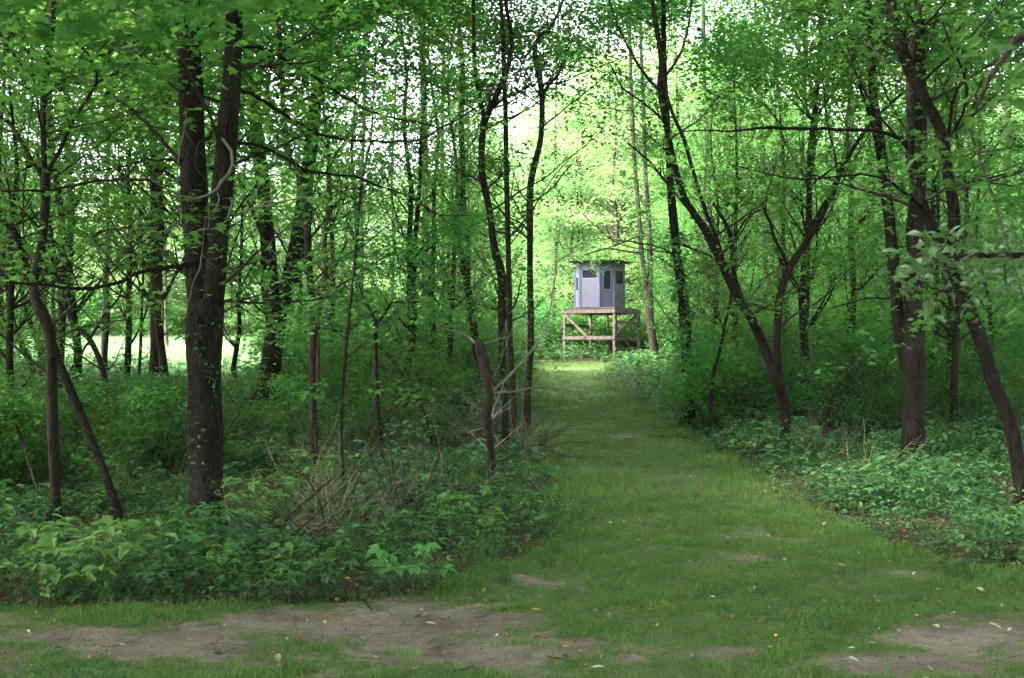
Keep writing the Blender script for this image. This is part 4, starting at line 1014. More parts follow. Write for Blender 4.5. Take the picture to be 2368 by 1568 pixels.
# ------------------------------------------------------------------ ground cover
def plant(seed, kind):
    r = np.random.default_rng(seed); Vs, Fs, Rn, off = [], [], [], 0
    def add(V, Fc, rn):
        nonlocal off
        Vs.append(V); Fs.append(Fc + off); Rn.append(np.broadcast_to(rn, len(V)) if np.isscalar(rn) else rn); off += len(V)
    def stem(a, b, w):
        a = np.array(a, float); b = np.array(b, float); s = np.array([w, 0, 0]); q = np.array([0, w, 0])
        V = np.array([a - s, a + s, b + s * .6, b - s * .6, a - q, a + q, b + q * .6, b - q * .6])
        add(V, np.array([[0, 1, 2], [0, 2, 3], [4, 5, 6], [4, 6, 7]]), 0.25)
    def leaf(c, h, size, tilt, tone, T_=OVATE_T):
        V, Fc = leaf_geo(np.array([c], float), np.array([h]), tilt, np.array([size]), T_, r); add(V, Fc, tone)
    if kind == 'palmate':
        for s in range(r.integers(3, 6)):
            a = r.random() * 2 * PI; H = r.uniform(.16, .36); q = r.uniform(.05, .2)
            top = (math.cos(a) * q, math.sin(a) * q, H); stem((0, 0, 0), top, 0.003); tone = r.uniform(.3, .8)
            for i in range(5):
                leaf(top, a + (i - 2) * 0.75 + r.normal(0, .1), r.uniform(.08, .125) * (1 - .12 * abs(i - 2)), 0.25, np.clip(tone + r.normal(0, .08), 0, 1))
    elif kind == 'ovate':
        H = r.uniform(.25, .5); lean = r.normal(0, .08, 2); n = r.integers(7, 12)
        stem((0, 0, 0), (lean[0], lean[1], H), 0.004)
        for i in range(n):
            h = H * (0.3 + 0.7 * i / n); a = i * 2.4 + r.normal(0, .3); f = h / H
            leaf((lean[0] * f + .03 * math.cos(a), lean[1] * f + .03 * math.sin(a), h), a, r.uniform(.07, .13), 0.35, r.uniform(.3, .9))
    elif kind == 'low':
        for i in range(13):
            a = r.random() * 2 * PI; q = .2 * math.sqrt(r.random()); h = r.uniform(.03, .13)
            leaf((q * math.cos(a), q * math.sin(a), h), r.random() * 6.28, r.uniform(.045, .09), 0.35, r.uniform(.1, .8))
            if i % 3 == 0: stem((q * math.cos(a) * .5, q * math.sin(a) * .5, 0), (q * math.cos(a), q * math.sin(a), h), 0.0025)
    elif kind == 'small':
        for s in range(5):
            a = r.random() * 2 * PI; H = r.uniform(.1, .34); q = r.uniform(.03, .18); top = (math.cos(a) * q, math.sin(a) * q, H); stem((0, 0, 0), top, 0.0025)
            for i in range(6):
                f = 0.35 + .65 * i / 5; leaf((top[0] * f, top[1] * f, H * f), r.random() * 6.28, r.uniform(.03, .055), 0.4, r.uniform(.2, .8))
    elif kind == 'sprig':
        H = r.uniform(.35, .6); l = r.normal(0, .1, 2)
        stem((0, 0, 0), (l[0], l[1], H), 0.003)
        for i in range(12):
            f = 0.25 + .75 * i / 12; a = (i % 2) * PI + r.normal(0, .35) + seed
            leaf((l[0] * f, l[1] * f, H * f), a, .10 * (1.2 - f * .5), 0.3, r.uniform(.4, 1))
    return np.concatenate(Vs), np.concatenate(Fs), np.concatenate(Rn)
KINDS = ['palmate'] * 3 + ['ovate'] * 2 + ['low'] * 3 + ['small'] * 3 + ['sprig']
PL = []
for i, kd in enumerate(KINDS):
    V, Fc, Rn = plant(300 + i, kd)
    PL.append(mesh_np('plant', V, Fc, M['cover_light'] if kd in ('ovate', 'sprig') else M['cover'], rnd=Rn))

def sample_band(n, y0, y1, pw=1.0, spread=0.46, seed=1):
    r = np.random.default_rng(seed)
    y = y0 + (y1 - y0) * r.random(n) ** pw
    x = r.uniform(-1, 1, n) * (spread * y + 1.0)
    return x, y, r

def cover_at(name, n, y0, y1, pw, seed, probs, s0, s1, label, cond=None):
    x, y, r = sample_band(n, y0, y1, pw, seed=seed)
    s = path_side(x, y)
    keep = s < -0.02 - 0.05 * r.random(n)
    keep &= ~((y > 36) & (x < -3 - (y - 37) * 0.1))
    v = CX + x / y * F; keep &= ~((v > 550) & (v < 680) & (y > 17) & (y < 24) & (r.random(n) < 0.7))
    dens = 0.60 + 0.30 * fbm(x, y, 0.9, seed) + 0.25 * fbm(x, y, 3.1, seed)
    keep &= r.random(n) < dens
    if cond is not None: keep &= cond(x, y, r)
    x, y, s = x[keep], y[keep], s[keep]
    m = len(x)
    idx = r.choice(len(PL), m, p=np.array(probs) / sum(probs))
    edge = np.clip(0.38 + (-s) * 0.75, 0.35, 1.0)
    tall = 0.8 + 0.35 * fbm(x, y, 0.7, 4.0)
    sc = r.uniform(s0, s1, m) * edge * np.clip(tall, 0.5, 1.3)
    scatter(name, PL, np.stack([x, y, tz(x, y)], 1), r.random(m) * 6.28, sc, idx, 0.12, label)

#         pal pal pal ova ova low low low sm  sm  sm  spr
cover_at('undergrowth', 12500, 5.5, 15, 0.85, 21, [5, 5, 5, 3, 3, 6, 6, 6, 5, 5, 5, 1.5], 0.55, 1.05, 'low leafy plants and creeper covering the wood floor near the track')
cover_at('undergrowth', 22000, 14, 27, 0.9, 22, [4, 4, 4, 2, 2, 4, 4, 4, 6, 6, 6, 1], 0.8, 1.35, 'leafy plants covering the wood floor between the trunks')
cover_at('undergrowth', 16000, 26, 58, 0.9, 23, [3, 3, 3, 3, 3, 2, 2, 2, 5, 5, 5, 2], 1.2, 2.1, 'leafy plants covering the wood floor further back')

# ------------------------------------------------------------------ grass
def tuft(seed, n=16, h=0.06, w=0.0022, spread=0.05, lean=0.5):
    r = np.random.default_rng(seed)
    a = r.random(n) * 2 * PI; q = spread * np.sqrt(r.random(n)); bx, by = q * np.cos(a), q * np.sin(a)
    H = h * r.uniform(.45, 1.2, n); da = r.random(n) * 2 * PI; ln = lean * r.uniform(.2, 1, n) * H
    wx, wy = -np.sin(da) * w, np.cos(da) * w
    z0 = np.zeros(n)
    v0 = np.stack([bx - wx, by - wy, z0], 1); v1 = np.stack([bx + wx, by + wy, z0], 1)
    mx, my = bx + np.cos(da) * ln * .35, by + np.sin(da) * ln * .35
    v2 = np.stack([mx + wx * .8, my + wy * .8, H * .6], 1); v3 = np.stack([mx - wx * .8, my - wy * .8, H * .6], 1)
    v4 = np.stack([bx + np.cos(da) * ln, by + np.sin(da) * ln, H * .95], 1)
    V = np.stack([v0, v1, v2, v3, v4], 1).reshape(-1, 3)
    Fc = (np.arange(n)[:, None, None] * 5 + np.array([[0, 1, 2], [0, 2, 3], [3, 2, 4]])[None]).reshape(-1, 3)
    return V, Fc, np.repeat(r.random(n), 5)
GR = []
for i in range(6):
    V, Fc, Rn = tuft(400 + i, 18, (0.022, 0.032, 0.048)[i % 3], 0.0020, 0.07, 1.0); GR.append(mesh_np('tuft', V, Fc, M['grass'], rnd=Rn))
def grass_at(name, n, y0, y1, pw, seed, s0, s1, label):
    x, y, r = sample_band(n, y0, y1, pw, 0.46, seed)
    s = path_side(x, y); b = bare(x, y)
    keep = (s > -0.25) & (r.random(n) > np.clip((b - 0.20) * 1.8, 0, 0.98)) & (r.random(n) < 0.70 + 0.42 * fbm(x, y, 3.2, seed) + 0.25 * fbm(x, y, 8.3, seed + 1))
    x, y, s, b = x[keep], y[keep], s[keep], b[keep]; m = len(x)
    sc = r.uniform(s0, s1, m) * np.clip(0.85 + 0.3 * fbm(x, y, 1.7, 7), .5, 1.4) * np.clip(1.5 - np.clip(s, 0, 0.5), 0.9, 1.5) * (1 - 0.5 * np.clip(b, 0, 1))
    scatter(name, GR, np.stack([x, y, tz(x, y) + 0.010], 1), r.random(m) * 6.28, sc, r.integers(0, 6, m), 0.1, label)
grass_at('grass', 62000, 3.4, 12, 0.75, 31, 0.7, 1.25, 'short mown grass of the near track')
grass_at('grass', 60000, 11.8, 27, 0.9, 32, 1.0, 1.6, 'short grass of the track between the trees')
grass_at('grass', 30000, 26, 56, 1.0, 33, 1.6, 2.6, 'grass of the clearing before the stand')
x, y, r = sample_band(11000, 3.6, 24, 0.8, 0.46, 91)
k_ = (path_side(x, y) > -0.1) & (r.random(len(x)) < np.clip(0.45 + 0.5 * fbm(x, y, 1.9, 6), 0.04, 1)) & (bare(x, y) < 0.62); x, y = x[k_], y[k_]; m = len(x)
scatter('path_weeds', PL, np.stack([x, y, tz(x, y) + 0.008], 1), r.random(m) * 6.28, r.uniform(.13, .34, m), r.choice([5, 6, 7, 8, 9, 10, 0], m), 0.1, 'small clover-like weeds among the grass of the track')
MG = []
for i in range(3):
    V, Fc, Rn = tuft(450 + i, 26, 0.55, 0.006, 0.35, 0.5); MG.append(mesh_np('tuft', V, Fc, M['meadow_grass'], rnd=Rn))
n = 26000
mx_, my_ = rng.uniform(-48, 0, n), 36 + 48 * rng.random(n)
kk = mkeep(mx_, my_) & (np.abs(mx_) < 0.5 * my_)
mx_, my_ = mx_[kk], my_[kk]; m = len(mx_)
scatter('meadow_grass', MG, np.stack([mx_, my_, tz(mx_, my_)], 1), rng.random(m) * 6.28, rng.uniform(.7, 1.3, m), rng.integers(0, 3, m), 0.05, 'tall pale grass of the sunlit meadow')

# ------------------------------------------------------------------ litter
LT = []
for i in range(4):
    r = np.random.default_rng(470 + i)
    V, Fc = leaf_geo(np.zeros((1, 3)) + [0, 0, 0.006], np.array([0.0]), 0.25, np.array([0.05]), OVATE_T, r)
    LT.append(mesh_np('dry_leaf', V, Fc, M['litter'], rnd=np.full(len(V), (i + .5) / 4)))
x, y, r = sample_band(22000, 4, 26, 0.8, 0.46, 71)
s = path_side(x, y)
keep = (s < 0.04 + 0.25 * r.random(len(x))) | (r.random(len(x)) < 0.22)
x, y = x[keep], y[keep]; m = len(x)
scatter('leaf_litter', LT, np.stack([x, y, tz(x, y) + 0.012], 1), r.random(m) * 6.28, r.uniform(.5, 1.3, m), r.integers(0, 4, m), 0.3, 'dry brown leaves strewn on the soil')

PT = []
for i in range(4):
    r = np.random.default_rng(480 + i)
    V, Fc = leaf_geo(np.zeros((1, 3)) + [0, 0, 0.014], np.array([0.0]), 0.5, np.array([0.03]), OVATE_T, r)
    PT.append(mesh_np('pale_scrap', V, Fc, M['petal' if i < 2 else ('yellow' if i == 2 else 'brown')]))
x, y, r = sample_band(2600, 4, 30, 0.8, 0.46, 72)
k_ = path_side(x, y) > 0.0; x, y = x[k_], y[k_]; m = len(x)
scatter('fallen_scraps', PT, np.stack([x, y, tz(x, y) + 0.014], 1), r.random(m) * 6.28, r.uniform(.3, 1.3, m), r.integers(0, 4, m), 0.3, 'small pale and yellow leaf scraps sprinkled over the grass')
# crumbs of soil on the bare patches
CR = []
for i in range(4):
    r = np.random.default_rng(490 + i)
    V = np.array([[1, 0, 0], [-1, 0, 0], [0, 1, 0], [0, -1, 0], [0, 0, 1], [0, 0, -1]], float) * r.uniform(.5, 1.2, (6, 1)) * [.007, .006, .004]
    CR.append(mesh_np('crumb', V, np.array([[0, 2, 4], [2, 1, 4], [1, 3, 4], [3, 0, 4], [2, 0, 5], [1, 2, 5], [3, 1, 5], [0, 3, 5]]), M['crumb_dark' if i < 3 else 'crumb_light']))
x, y, r = sample_band(15000, 4, 12, 0.8, 0.46, 73)
k_ = (path_side(x, y) > -0.15) & (r.random(len(x)) < 0.12 + 0.9 * bare(x, y) * (0.5 + 0.5 * fbm(x, y, 2.2, 3))); x, y = x[k_], y[k_]; m = len(x)
scatter('soil_crumbs', CR, np.stack([x, y, tz(x, y) + 0.014], 1), r.random(m) * 6.28, r.uniform(.35, 1.5, m), r.integers(0, 4, m), 0.2, 'dark crumbs of soil and bark on the bare ground')
# dry twigs lying and arching in the brush
def brush(seed, mat, n=9, L=0.9, up=0.5, r0=0.0028):
    r = np.random.default_rng(seed); mb = MB()
    for i in range(n):
        a = r.random() * 2 * PI
        grow(mb, (r.normal(0, .12), r.normal(0, .12), 0.0), (math.cos(a), math.sin(a), r.uniform(0.05, up * 2)), L * r.uniform(.5, 1.2), r0, r, 3, 1, -0.35, None, 0.45, 3)
    return mb.mesh('dry_twigs', M[mat])
BR = [brush(510, 'straw'), brush(511, 'twig_pale', 8, 1.0), brush(512, 'twig', 8, 1.2, 0.4, 0.006), brush(513, 'straw', 12, 0.6, 0.9), brush(514, 'twig', 7, 1.5, 0.7, 0.008)]
spots = []
for (cx, cy_, rx, ry, n) in [(770, 1170, 70, 60, 11), (1000, 1140, 120, 60, 8), (1240, 1050, 50, 25, 8), (640, 1110, 110, 60, 7), (1900, 1010, 130, 40, 18), (1700, 975, 60, 20, 16),
                             (2230, 1000, 90, 60, 9), (60, 980, 110, 90, 50), (330, 1080, 130, 70, 30), (800, 1260, 160, 30, 16), (1100, 1000, 70, 60, 22), (900, 1010, 200, 70, 34), (1960, 930, 90, 30, 16), (250, 930, 120, 30, 26)]:
    for _ in range(n):
        px, py = r5.normal(cx, rx * .6), r5.normal(cy_, ry * .5)
        g = ground_pt(px, max(py, 880)); spots.append((g, (r5.integers(0, 2) if r5.random() < .5 else r5.integers(2, 5))))
for _ in range(200):
    y = r5.uniform(14, 36); x = r5.uniform(-.46, .46) * y
    if in_path(x, y, 0.3): continue
    spots.append((np.array([x, y, float(tz(x, y))]), r5.integers(1, 5)))
P_ = np.array([s_[0] for s_ in spots]); m = len(P_)
scatter('brushwood', BR, P_, r5.random(m) * 6.28, r5.uniform(.6, 1.3, m), np.array([s_[1] for s_ in spots]), 0.1, 'tangled dry twigs and stems in the undergrowth')
# twigs lying on the bare soil
x, y, r = sample_band(1300, 4.2, 12, 0.8, 0.46, 77)
k_ = path_side(x, y) > 0.05; x, y = x[k_], y[k_]; m = len(x)
TWG = []
for i in range(3):
    mb = MB(); rr = np.random.default_rng(530 + i)
    grow(mb, (0, 0, 0.004), (1, 0, 0), rr.uniform(.1, .22), 0.0018, rr, 3, 0, 0, None, 0.3); TWG.append(mb.mesh('small_twig', M['twig']))
scatter('fallen_twigs', TWG, np.stack([x, y, tz(x, y) + 0.016], 1), r.random(m) * 6.28, r.uniform(.4, 1.4, m), r.integers(0, 3, m), 0.0, 'thin dark twigs lying on the track')

# ------------------------------------------------------------------ individual fallen leaves on the track
def leaf_thing(px, py, size, mat, rot, label, name='fallen_leaf', cat='leaf', T_=OVATE_T, group=None, curl=0.25):
    size *= 0.82; g = ground_pt(px, py); r = np.random.default_rng(int(px * 7 + py))
    V, Fc = leaf_geo(np.array([[-size / 2 * math.cos(rot), -size / 2 * math.sin(rot), 0.012]]), np.array([rot]), curl, np.array([size]), T_, r)
    V[:, 2] += np.abs(V[:, 0] - V[:, 0].mean()) * 0.15
    V2 = np.concatenate([V, V - [0, 0, 0.0012]]); F2 = np.concatenate([Fc, Fc[:, ::-1] + len(V)])
    V2[:, 2] += 0.022 - min(0, V2[:, 2].min())
    o = link(name, mesh_np(name, V2, F2, M[mat], smooth=False), None, g)
    setp(o, label, cat, group); return o
leaf_thing(1240, 1421, 0.085, 'yellow', 0.1, 'largest yellow leaf, oval, lying flat where soil meets grass below the track')
leaf_thing(699, 1490, 0.05, 'yellow', 0.9, 'small yellow leaf on bare soil at the lower left')
leaf_thing(1776, 1508, 0.06, 'yellow', 1.5, 'small upright yellow leaf beside a soil patch at the bottom right')
leaf_thing(1357, 1553, 0.055, 'yellow', 0.3, 'small yellow leaf at the bottom edge beside a pair of white ones')
leaf_thing(1380, 1561, 0.085, 'petal', -0.3, 'curled white leaf at the bottom edge, beside a small yellow one')
leaf_thing(1400, 1556, 0.05, 'petal', 1.2, 'small white scrap touching the curled white leaf at the bottom edge')
leaf_thing(998, 1454, 0.085, 'petal', 0.1, 'pale grey-green leaf on dark soil, bottom centre left')
leaf_thing(1060, 1480, 0.06, 'petal', 0.4, 'white leaf on soil below the grey-green one')
leaf_thing(286, 1503, 0.05, 'petal', 0.2, 'white leaf lying on the pale soil at the lower left')
leaf_thing(240, 1420, 0.04, 'petal', 0.5, 'white scrap on grass in front of the left plants')
leaf_thing(385, 1404, 0.05, 'petal', 0.9, 'white scrap below the bright plants at the left')
leaf_thing(2263, 1380, 0.09, 'petal', 2.2, 'large whitish leaf standing in grass near the right edge')
leaf_thing(2160, 1462, 0.075, 'petal', 2.0, 'white folded leaf on the soil patch at the lower right')
leaf_thing(2297, 1461, 0.09, 'petal', -0.1, 'long pale leaf on the right soil patch, close to the edge')
leaf_thing(1974, 1541, 0.08, 'petal', 0.05, 'white flat leaf at the bottom edge, right of centre')
leaf_thing(1966, 1513, 0.05, 'petal', -0.3, 'small white leaf just above a flat white one, bottom right')
leaf_thing(2012, 1500, 0.055, 'petal', -0.4, 'slanting pale leaf right above two white ones, bottom right')
leaf_thing(2170, 1404, 0.05, 'petal', 0.2, 'small white leaf in the grass before the right creepers')
leaf_thing(2117, 1435, 0.05, 'yellow', 0.8, 'yellowish leaf in the grass left of a pale soil corner')
leaf_thing(2199, 1430, 0.06, 'yellow', 2.0, 'upright cream yellow leaf in the grass near the right edge')
leaf_thing(1308, 1508, 0.04, 'yellow', 0.2, 'tiny yellow leaf on soil at bottom centre')
leaf_thing(960, 1560, 0.06, 'brown', 0.4, 'rust brown leaf at the bottom edge, left of centre')
leaf_thing(1030, 1545, 0.06, 'brown', 1.1, 'curled rust leaf on dark twigs at bottom centre')
leaf_thing(1130, 1505, 0.04, 'petal', 0.0, 'tiny white leaf in the middle of the bottom soil patch')
leaf_thing(870, 1532, 0.045, 'yellow', 0.4, 'small yellow leaf at the foot of the picture left of centre')
leaf_thing(524, 1460, 0.045, 'yellow', 1.0, 'small yellow leaf on soil, left of the low centre')

# ------------------------------------------------------------------ logs and sticks
def stick(name, pts, r0, r1, mat, label, cat='stick', zo=0.05):
    P = np.array([ground_pt(a, b) + [0, 0, z] for a, b, z in pts])
    base = P[0] * 1.0; base[2] = P[:, 2].min()
    mb = MB(); cp, cr = catmull(P, np.linspace(r0, r1, len(P)), 0.06); rr = np.random.default_rng(int(pts[0][0]))
    cp += rr.normal(0, 0.004, cp.shape); mb.tube(cp, cr * (1 + 0.1 * rr.normal(size=len(cr))), 7)
    o = link(name, mb.mesh(name, M[mat], base), None, base); setp(o, label, cat); return o
stick('fallen_branch', [(640, 1243, .14), (700, 1245, .13), (760, 1250, .12), (805, 1252, .08)], 0.022, 0.016, 'orange_wood', 'orange barkless branch lying in the plants right of the thick double trunk', 'fallen branch')
stick('fallen_branch', [(655, 1240, .13), (690, 1275, .1), (710, 1320, .03)], 0.014, 0.008, 'orange_wood', 'short orange stick slanting down from the barkless branch', 'fallen branch')
stick('fallen_branch', [(625, 1262, .08), (700, 1235, .26), (770, 1205, .40)], 0.017, 0.008, 'bark_mid', 'dark branch slanting upward over the orange one', 'fallen branch')
stick('fallen_branch', [(862, 1416, .015), (846, 1402, .025), (826, 1390, .03)], 0.007, 0.004, 'bark_mid', 'short dark stick poking out of the plants at the soil edge', 'fallen branch')
stick('fallen_branch', [(960, 1232, .05), (1010, 1226, .09), (1060, 1235, .05)], 0.009, 0.006, 'straw', 'thin tan stick lying level below the pale green bush', 'fallen branch')
stick('fallen_branch', [(1095, 1160, .10), (1160, 1162, .07), (1230, 1170, .04)], 0.016, 0.009, 'twig', 'dark thin branch on the ground beside the snapped stump', 'fallen branch')
stick('fallen_branch', [(1035, 1562, .02), (1070, 1556, .02), (1095, 1545, .02)], 0.005, 0.003, 'twig', 'thin dark twig on bare soil at the bottom edge', 'fallen branch')
stick('fallen_branch', [(1335, 1538, .018), (1300, 1530, .018), (1265, 1526, .018)], 0.004, 0.003, 'twig', 'fine dark twig beside small yellow leaf at the bottom', 'fallen branch')
stick('fallen_branch', [(110, 1230, .1), (60, 1170, .55), (30, 1120, .9), (70, 1090, 1.15)], 0.018, 0.009, 'bark_mid', 'crooked grey branch propped in the brush at the left edge', 'fallen branch')
stick('fallen_branch', [(1990, 1180, .12), (2040, 1170, .15), (2110, 1160, .12)], 0.009, 0.006, 'straw', 'thin tan branch on the creepers below the stout right trunk', 'fallen branch')

# ------------------------------------------------------------------ named plants and leafy features near the camera
def feature_plant(name, px, py, meshes, label, cat, s=1.0, group=None):
    g = ground_pt(px, py)
    o = thing(name, g, label, cat, group)
    for nm, me, rz in meshes: link(nm, me, o, (0, 0, 0), rz, s)
    return o
def big_plant(seed, n=7, H=0.5, leaf=0.15, mat='cover_light', T_=OVATE_T, spread=0.16):
    r = np.random.default_rng(seed); Vs, Fs, Rn, off = [], [], [], 0; mb = MB()
    n = int(n * 1.7); leaf = leaf * 0.8; spread = spread * 1.7
    for i in range(n):
        a = i * 2.4 + r.normal(0, .3); h = H * r.uniform(.35, 1); q = spread * r.uniform(.2, 1)
        top = np.array([math.cos(a) * q, math.sin(a) * q, h]); mb.tube(np.array([top * [.5, .5, 0] - [0, 0, .02], top * [.7, .7, .6], top]), np.array([.003, .0025, .002]), 4)
        for j in range(5):
            V, Fc = leaf_geo(top[None], np.array([a + (j - 2) * .8 + r.normal(0, .1)]), .3, np.array([leaf * r.uniform(.8, 1.15)]), T_, r)
            Vs.append(V); Fs.append(Fc + off); off += len(V); Rn.append(np.full(len(V), np.clip(r.normal(.65, .15), 0, 1)))
    return mesh_np('leaves', np.concatenate(Vs), np.concatenate(Fs), M['bright_plant' if mat == 'cover_light' else mat], rnd=np.concatenate(Rn)), mb.mesh('stems', M['cover'])
for (px, py, seed, n, H, lf, mat, lab) in [
    (940, 1385, 1, 7, .40, .13, 'cover_light', 'bright yellow-green broad-leaved plant at the front of the left thicket, centre'),
    (215, 1392, 2, 9, .52, .15, 'cover_light', 'bright light green bush of big leaves at the lower left corner of the thicket'),
    (130, 1360, 3, 8, .50, .15, 'cover_light', 'light green large-leaved plant left of the brightest one in the lower left'),
    (380, 1370, 4, 7, .42, .11, 'cover', 'darker large-leaved plant right of the bright ones at the lower left'),
    (560, 1250, 5, 8, .52, .13, 'cover_light', 'fresh green broad-leaved plant right at the foot of the thick double trunk'),
    (470, 1275, 6, 7, .42, .11, 'cover', 'broad-leaved plant growing in front of the thick double trunk'),
    (640, 1245, 7, 7, .50, .11, 'cover_light', 'broad-leaved plant beside the orange barkless branch'),
    (1060, 1270, 8, 5, .62, .13, 'cover_light', 'tall drooping five-leaved plant with a thin stem, below the pale bush'),
    (730, 1390, 9, 6, .30, .10, 'cover', 'low heart-leaved plant at the soil edge, left of the brightest front plant'),
    (2290, 1300, 10, 8, .40, .13, 'cover', 'large-leaved plant in front of the curved tree at the right edge'),
    (2200, 1330, 11, 6, .30, .10, 'cover', 'low leafy plant where creepers meet grass at the lower right'),
    (1730, 1085, 12, 6, .40, .09, 'cover_light', 'light green plant at the border of the creepers left of the V tree foot'),
    (30, 1300, 13, 8, .55, .13, 'cover', 'dark large-leaved plant at the left edge of the picture')]:
    lm, sm = big_plant(seed + 80, n, H, lf, mat)
    feature_plant('leafy_plant', px, py, [('leaves', lm, 0), ('stems', sm, 0)], lab, 'plant', 1.0)
# pale bluish bush in the middle of the brush
cl = [(rr_[0], rr_[1], rr_[2], .2, .2, .14, 16) for rr_ in [(0, 0, .35), (.22, .1, .5), (-.25, .1, .45), (.05, .05, .75), (.3, 0, .3), (-.15, -.1, .25), (.02, 0, 1.0), (-.32, 0, .25)]]
pb = foliage('leaves', cl, 0.065, M['leaf_glossy'], OVATE_T, 7, 88, 0.14, 0.5, 0.05)
feature_plant('pale_bush', 950, 1215, [('leaves', pb, 0), ('stems', SHS[0], 0)], 'bluish pale green bush with small shiny leaves in the brush left of the stump', 'bush', 0.85)
# long grass clump
V, Fc, Rn = tuft(777, 60, 0.42, 0.005, 0.16, 1.1); gm = mesh_np('blades', V, Fc, M['cover'], rnd=Rn)
for px, py, s, lab in [(1110, 1320, .62, 'clump of long arching grass at the left thicket edge by the track'), (1165, 1352, .42, 'smaller arching grass clump right at the corner of thicket and soil')]:
    feature_plant('grass_clump', px, py, [('blades', gm, 0.5)], lab, 'grass clump', s)
# thin weeds at the lower left corner
def weed(seed, H):
    r = np.random.default_rng(seed); mb = MB(); en = []
    for i in range(5):
        grow(mb, (r.normal(0, .05), r.normal(0, .05), -.02), (r.normal(0, .2), r.normal(0, .2), 1), H * r.uniform(.6, 1), .0022, r, 3, 1, .2, en, .15, 2)
    cl = [(e[0][0], e[0][1], e[0][2], .03, .03, .02, 1) for e in en]
    return mb.mesh('stems', M['cover']), foliage('leaves', cl, .035, M['cover'], OVATE_T, 3, seed, .04, .6, .02)
for px, py, H, lab in [(170, 1700, .36, 'thin wiry weed rising at the bottom left, the taller of two'), (60, 1690, .30, 'low weed with narrow leaves in the bottom left corner'), (225, 1720, .45, 'wispy weed stalks near the bottom left, right of the others')]:
    a_, b_ = weed(px, H); feature_plant('weed', px, py, [('stems', a_, 0), ('leaves', b_, 0)], lab, 'weed')

# overhanging limbs close to the camera
def limb_tree(name, foot, track, clumps, leaf, T_, mat, label, per=6, sr=.16, bark='bark_mid', seed=5, up=.5):
    z = float(tz(foot[0], foot[1])); base = np.array([foot[0], foot[1], z])
    o = thing(name, base, label, 'tree')
    mb = MB(); top = track[0]
    P = np.array([base - [0, 0, .2], base + [0.02, 0, 1.2], [base[0] * .9 + top[0] * .1, base[1] * .9 + top[1] * .1, max(2.2, top[2] * .9)], [base[0], base[1], 6.5]])
    cp, cr = catmull(P, np.array([.13, .10, .08, .03]), .15); mb.tube(cp, cr, 12)
    link('trunk', mb.mesh('trunk', M[bark], base, True), o)
    j = cp[np.argmin(np.abs(cp[:, 2] - track[0][2] * 1.0))]
    for tr in [track]:
        Q = np.vstack([j, np.array(tr)]); m2 = MB(); cp2, cr2 = catmull(Q, np.linspace(.022, .004, len(Q)), .08); m2.tube(cp2, cr2, 6)
        rr = np.random.default_rng(seed)
        for c in clumps:
            c0 = np.array(c[:3]); q = cp2[np.argmin(((cp2 - c0) ** 2).sum(1))]; d = c0 - q
            m2.tube(np.array([q, (q + c0) / 2 + [0, 0, .02], c0]), np.array([.005, .003, .002]), 4)
        link('branch', m2.mesh('branch', M[bark], base), o)
    link('leaves', foliage('leaves', clumps, leaf, M[mat], T_, per, seed, sr, up, .05, base), o)
    link('crown', CANOPY[seed % 4], o, (0, 0, 6.6), seed, 1.0)
    return o
D = 5.2
cl = []
for px, py, rx, ry, n in [(2150, 585, 60, 40, 9), (2230, 560, 70, 35, 9), (2300, 590, 60, 40, 10), (2350, 640, 40, 60, 9), (2110, 640, 30, 40, 5), (2200, 620, 60, 30, 6), (2340, 540, 50, 30, 8), (2400, 600, 60, 60, 9), (2330, 700, 30, 30, 3), (2130, 690, 15, 30, 2)]:
    c = pt(px, py, D + r5.uniform(-.3, .3)); cl.append((c[0], c[1], c[2], rx / F * D, .2, ry / F * D, n))
limb_tree('overhanging_tree', (3.3, 5.6), [pt(2500, 560, D), pt(2380, 590, D), pt(2260, 590, D), pt(2160, 600, D), pt(2100, 640, D)], cl, 0.06, OVATE_T, 'leaf_glossy',
          'near branch of grey-green glossy oval leaves reaching in from the right edge', 6, .10, seed=6, up=.7)
D = 3.6
cl = []
for px, py, rx, ry, n in [(2350, 30, 50, 40, 4), (2330, 200, 50, 50, 4), (2280, 170, 40, 30, 2), (2350, 130, 40, 40, 3), (2240, 300, 20, 20, 1), (2350, 230, 40, 40, 3), (2370, 700, 20, 60, 2), (2400, 60, 60, 80, 4)]:
    c = pt(px, py, D + r5.uniform(-.3, .3)); cl.append((c[0], c[1], c[2], rx / F * D, .2, ry / F * D, n))
limb_tree('overhanging_tree', (3.0, 2.9), [pt(2520, 60, D), pt(2420, 60, D), pt(2350, 90, D), pt(2290, 180, D), pt(2240, 290, D)], cl, 0.058, OVATE_T, 'leaf_shrub',
          'nearest blurred bright green leaves hanging at the upper right corner', 4, .09, seed=7, up=.7)
D = 4.6
cl = []
for px, py, rx, ry, n in [(230, 0, 80, 22, 4), (350, 5, 80, 25, 5), (460, 15, 70, 25, 5), (560, -5, 50, 20, 3), (300, 40, 40, 12, 1), (150, -25, 80, 20, 3), (640, -25, 90, 22, 2), (430, -30, 100, 20, 3), (60, -30, 70, 20, 3), (20, 40, 30, 20, 1)]:
    c = pt(px, py, D + r5.uniform(-.3, .3)); cl.append((c[0], c[1], c[2], rx / F * D, .25, ry / F * D, n))
limb_tree('overhanging_tree', (-3.4, 3.6), [pt(-150, -120, D), pt(80, -60, D), pt(250, -30, D), pt(450, -30, D), pt(680, -30, D)], cl, 0.075, MAPLE_T, 'leaf',
          'near maple leaves hanging along the top edge above the thick double trunk', 5, .12, seed=8, up=.5)

